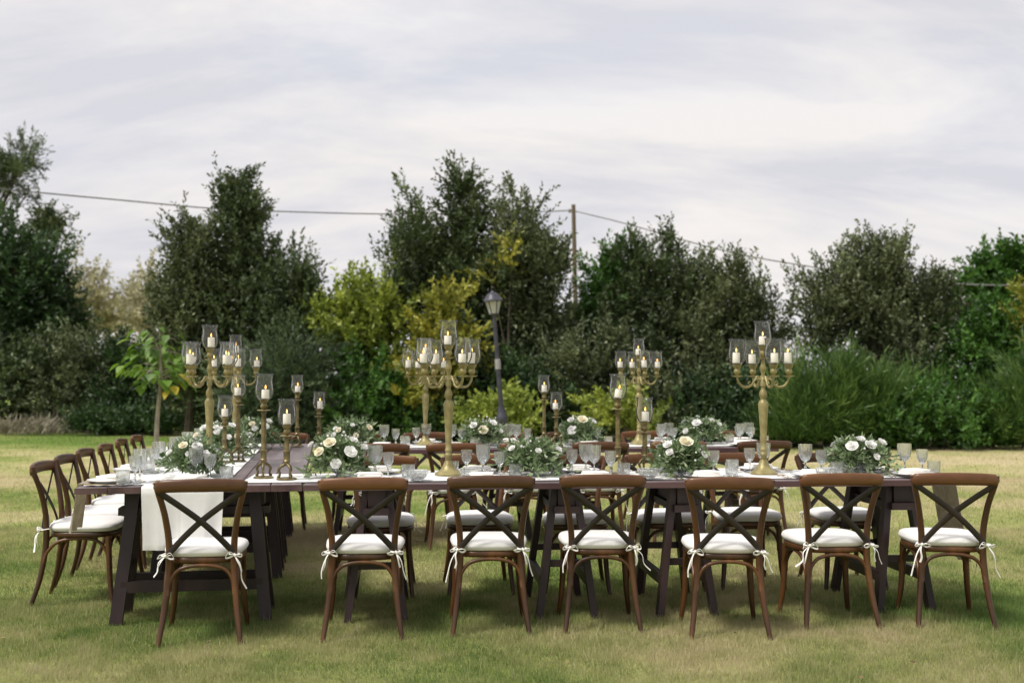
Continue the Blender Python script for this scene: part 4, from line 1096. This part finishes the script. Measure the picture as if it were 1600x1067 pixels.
def knife_mesh():
    mb = MB().tube(catmull([(0, -.11, .004), (0, -.06, .005), (0, -.005, .004)], 4), [.006, .005, .004], 6, sy=.5)
    mb.add([(-.004, -.005, .002), (.008, -.005, .002), (.010, .06, .002), (.0, .11, .002), (-.004, .06, .002), (-.004, -.005, .004), (.008, -.005, .003), (.010, .06, .003), (.0, .11, .003), (-.004, .06, .004)],
           [(4, 3, 2, 1, 0), (5, 6, 7, 8, 9), (0, 1, 6, 5), (1, 2, 7, 6), (2, 3, 8, 7), (3, 4, 9, 8), (4, 0, 5, 9)])
    return mb.mesh('knife', 'cutlery_gold', 30)
FORK, KNIFE = fork_mesh(), knife_mesh()
trs = random.Random(99)
ZW = T + .0085
def put(name, me, p, rz, label, cat, group, z=ZW):
    o = obj(name, me); o.location = (p.x, p.y, z); o.rotation_euler = (0, 0, rz)
    return tag(o, label, cat, group)
def setting(P, inward, who, full=True):
    """P = point on the table edge; inward = unit vector to the table's middle; who = phrase for this place"""
    inward = inward.normalized()
    right = Vector((inward.y, -inward.x, 0))
    rz = math.atan2(-inward.x, inward.y)
    j = lambda a: trs.uniform(-a, a)
    c = P + inward * (.160 + j(.010)) + right * j(.03)
    put('dinner_plate', PLATE, c, 0, 'white round plate %s' % who, 'plate', 'dinner plates')
    put('napkin', trs.choice(NAP), c, rz + j(.35), 'folded white napkin on plate %s' % who, 'napkin', 'folded napkins', ZW + .008)
    g = c + inward * (.165 + j(.015)) + right * (.00 + j(.03))
    put('water_goblet', GM['water_goblet'], g, j(3), 'larger stemmed crystal goblet %s' % who, 'goblet', 'large crystal goblets')
    g2 = g + right * (.090 + j(.012)) + inward * (-.02 + j(.02))
    put('wine_glass', GM['wine_glass'], g2, j(3), 'smaller stemmed crystal glass %s' % who, 'wine glass', 'small crystal wine glasses')
    g3 = g + right * (.185 + j(.02)) + inward * (-.05 + j(.02))
    put('tumbler', GM['tumbler'], g3, j(3), 'cut crystal tumbler %s' % who, 'tumbler', 'crystal tumblers')
    if full:
        for q in (0, 1):
            put('fork', FORK, c - right * (.165 + .028 * q) + inward * j(.01), rz + j(.05), 'gold %s fork %s' % (('inner', 'outer')[q], who), 'fork', 'gold forks')
        put('knife', KNIFE, c + right * (.168 + j(.005)), rz + j(.05), 'gold knife %s' % who, 'knife', 'gold knives')
setting(left_pt(.22, WL), -vL, 'on the left table corner nearest the camera', True)
cnt = {}
for (kind, p) in SEATS:
    k = cnt.get(kind, 0); cnt[kind] = k + 1
    if kind == 'F':
        a = (p - FO).dot(uF); setting(front_pt(a, 0), vF, 'at front table near side, %s place from left' % ORD[k])
    elif kind == 'F2':
        a = (p - FO).dot(uF); setting(front_pt(a, WF), -vF, 'at front table far side, %s place from left' % ORD[k])
    elif kind == 'B':
        a = (p - BO).dot(uB); setting(back_pt(a, 0), vB, 'at rear table near side, %s place from left' % ORD[k], False)
    elif kind == 'B2':
        a = max(.25, (p - BO).dot(uB)) if k else -.2
        if k == 0: continue
        setting(back_pt(a, WB), -vB, 'at rear table far side, %s place from left' % ORD[k], False)
    elif kind == 'L':
        a = (p - FO).dot(uL); setting(left_pt(a, WL), -vL, 'along left table, %s place from camera' % ORD[k], k < 3)
    elif kind == 'LE':
        setting(left_pt(0, .62), uL, 'on left table behind the runner chair', True)
for i, (px, D, wh) in enumerate([(652, 6.62, 'between the first and second front flower bowls'), (1012, 6.72, 'right of the front candlesticks'), (1290, 6.78, 'left of the rightmost flowers'), (735, 6.72, 'right of the middle candelabra foot')]):
    p = on_table(px, D); put('crystal_bowl', GM['crystal_bowl'], p, 0, 'scalloped crystal bowl on the front table %s' % wh, 'bowl', 'crystal bowls')

# ================================================================== FLOWERS
def rose_mesh(seed, mat, op=1.0):
    rs = random.Random(seed); mb = MB()
    layers = [(3, .008, .022, .15), (4, .015, .026, .35), (5, .022, .027, .65), (6, .029, .024, 1.0)]
    for li, (n, r, h, open_) in enumerate(layers):
        for k in range(n):
            a = 2 * PI * k / n + li * .7 + rs.uniform(-.15, .15)
            wa = 2 * PI / n * .78
            V, F = [], []
            NU, NVv = 5, 4
            for v in range(NVv):
                fv = v / (NVv - 1)
                rr = r * (.35 + .65 * fv ** .6) + open_ * op * .012 * fv ** 2
                z = h * fv - open_ * op * .006 * fv ** 3 + (.008 if li == 0 else .004 * (3 - li) / 3)
                for u in range(NU):
                    fu = u / (NU - 1) * 2 - 1
                    aa = a + wa * fu * (1 - .35 * fv * abs(fu))
                    r2 = rr * (1 - .10 * abs(fu)) + rs.uniform(-.0006, .0006)
                    z2 = z - .007 * fv * fu * fu
                    V.append((r2 * math.cos(aa), r2 * math.sin(aa), z2))
            for v in range(NVv - 1):
                for u in range(NU - 1):
                    q = v * NU + u; F.append((q, q + 1, q + NU + 1, q + NU))
            mb.add(V, F)
    mb.lathe([(.002, -.004), (.012, -.002), (.018, .006), (.012, .012), (.002, .016)], 10)
    return mb.mesh('rose', mat, 70)
ROSES = [rose_mesh(1, 'petal_white', 1.0), rose_mesh(2, 'petal_white', .6), rose_mesh(3, 'petal_cream', 1.0), rose_mesh(4, 'petal_white', 1.3)]
BOWL = MB().lathe([(0, 0), (.040, 0), (.042, .003), (.020, .008), (.014, .018), (.030, .030), (.060, .050), (.072, .075), (.076, .092), (.073, .092), (.066, .070), (.03, .038), (0, .034)], 36, flute=.02, nf=12, zf=(.03, .1)).mesh('footed_bowl', 'crystal', 30)
def bouquet_leaves(seed, W, Hh):
    rs = np.random.RandomState(seed)
    n = 170
    az = rs.rand(n) * 2 * PI; el = rs.rand(n) ** .8 * 1.35 - .15
    d = np.stack([np.cos(az) * np.cos(el), np.sin(az) * np.cos(el), np.sin(el)], 1)
    base = np.array([0, 0, .085]) + d * np.array([W * .25, W * .25, Hh * .25])
    slen = (.06 + .16 * rs.rand(n) ** 1.4) * (W / .2)
    V1, T1 = leaves_along(rs, base, d, slen, 11, .052, .015, .75, .5 + .2 * rs.normal(size=n), droop=.45)
    n2 = 26                      # rounder eucalyptus leaves
    az = rs.rand(n2) * 2 * PI; el = rs.rand(n2) * 1.0 - .2
    d = np.stack([np.cos(az) * np.cos(el), np.sin(az) * np.cos(el), np.sin(el)], 1)
    V2, T2 = leaves_along(rs, np.array([0, 0, .085]) + d * .05, d, (.08 + .10 * rs.rand(n2)) * (W / .2), 8, .045, .032, .9, .62 + .2 * rs.normal(size=n2), droop=.5)
    V = np.concatenate([V1, V2]); Tt = np.concatenate([T1, T2])
    V[:, 2] = np.maximum(V[:, 2], .006)
    return np_mesh('bouquet_leaves', V, np.arange(len(V)).reshape(-1, 4), Tt, 'leaf_bouquet')
def small_buds(seed, W, Hh):
    rs = random.Random(seed); mb = MB()
    for k in range(26):
        az = rs.uniform(0, 6.28); el = rs.uniform(.1, 1.4)
        r = rs.uniform(.75, 1.08)
        c = (math.cos(az) * math.cos(el) * W * .9 * r, math.sin(az) * math.cos(el) * W * .9 * r, .09 + math.sin(el) * Hh * .85 * r)
        q = rs.uniform(.004, .009)
        mb.lathe([(.001, -q), (q * .8, -q * .5), (q, 0), (q * .7, q * .7), (.001, q)], 7, c)
    return mb.mesh('buds', 'petal_white', 60)
def bouquet(label, px, D, W, Hh, seed, flowers):
    """flowers: list of (dx, dz, kind, size) as seen from the front"""
    p = on_table(px, D, ZW)
    t = thing('flower_arrangement', label, 'flowers', p, 0, 'low flower arrangements')
    obj('footed_bowl', BOWL, t)
    tag(obj('leaves', bouquet_leaves(seed, W, Hh), t), kind='stuff')
    tag(obj('buds', small_buds(seed + 1, W, Hh), t), kind='stuff')
    rs = random.Random(seed)
    fl = list(flowers) + [(rs.uniform(-.8, .8), rs.uniform(.35, .8), rs.choice((0, 1, 3)), -1) for _ in range(5)]
    for (dx, dz, k, sz) in fl:
        back = sz < 0
        sz = rs.uniform(.75, 1.0) if back else sz
        dz = min(dz, math.sqrt(max(.02, 1.05 - dx * dx)))
        dy = math.sqrt(max(.0, 1.0 - dx * dx * .8 - dz * dz * .6)) * (1 if back else -1)
        v = Vector((dx * W, dy * W * .85, .085 + dz * Hh * .8))
        o = obj('rose', ROSES[k], t)
        o.location = v
        nrm = Vector((dx * .9, dy * .9, .35 + dz * .7)).normalized()
        o.rotation_euler = nrm.to_track_quat('Z', 'Y').to_euler()
        o.scale = (sz * .76,) * 3
fr = random.Random(500)
def rnd_fl(n):
    return [(fr.uniform(-.75, .75), fr.uniform(.1, .95), fr.choice((0, 1, 2, 3)), fr.uniform(.7, 1.15)) for _ in range(n)]
bouquet('flower bowl nearest the hanging runner, before the left candelabra', 303, 6.85, .20, .17, 201, [(.3, .75, 0, 1.1), (-.1, .8, 2, 1.0), (.55, .45, 3, .9), (-.5, .5, 1, .8), (.1, .45, 1, .8)])
bouquet('white and cream flower bowl right of the near candlestick pair', 530, 6.80, .20, .21, 202, [(-.15, .75, 2, 1.35), (-.45, .45, 2, 1.1), (.45, .45, 3, 1.25), (.05, .05, 0, 1.1), (.5, .85, 1, 1.0), (-.75, .8, 0, .8), (.8, .6, 1, 1.0)])
bouquet('greenest flower bowl with few blooms in the middle of front table', 832, 6.98, .21, .15, 203, [(-.6, .7, 0, .8), (.15, .6, 1, .8), (.75, .65, 0, .8)])
bouquet('flower bowl with one big cream rose right of front candlesticks', 1062, 6.92, .18, .18, 204, [(.1, .85, 2, 1.5), (-.5, .75, 0, 1.0), (-.45, .45, 1, .95), (.7, .35, 3, .8)])
bouquet('rightmost flower bowl of white blooms near end of front table', 1340, 7.12, .20, .17, 205, [(-.4, .65, 3, 1.25), (.15, .7, 0, 1.3), (.55, .8, 1, 1.2), (-.1, .95, 1, 1.0), (.3, .2, 0, .8)])
bouquet('flower bowl behind the left candelabra shaft on left table', 348, 8.55, .24, .22, 206, rnd_fl(8))
bouquet('flower bowl at the far end of the left table', 400, 9.70, .23, .21, 207, rnd_fl(7))
bouquet('flower bowl on rear table above the white and cream bowl', 549, 9.85, .23, .19, 208, rnd_fl(7))
bouquet('flower bowl on rear table below the lamp post', 756, 10.0, .21, .20, 209, [(-.4, .6, 0, 1.2), (0, .35, 2, 1.5), (.4, .75, 3, 1.1), (.7, .3, 1, .9)])
bouquet('flower bowl on rear table between the two candlestick pairs', 905, 10.05, .20, .22, 210, [(.1, .8, 2, 1.6), (-.4, .8, 0, 1.1), (-.35, .3, 3, 1.4), (.6, .7, 1, .9)])
bouquet('rightmost flower bowl on the rear table', 1095, 10.3, .23, .20, 211, [(-.3, .65, 0, 1.4), (-.7, .2, 1, 1.1), (.3, .8, 1, 1.0), (.6, .6, 0, .9)])
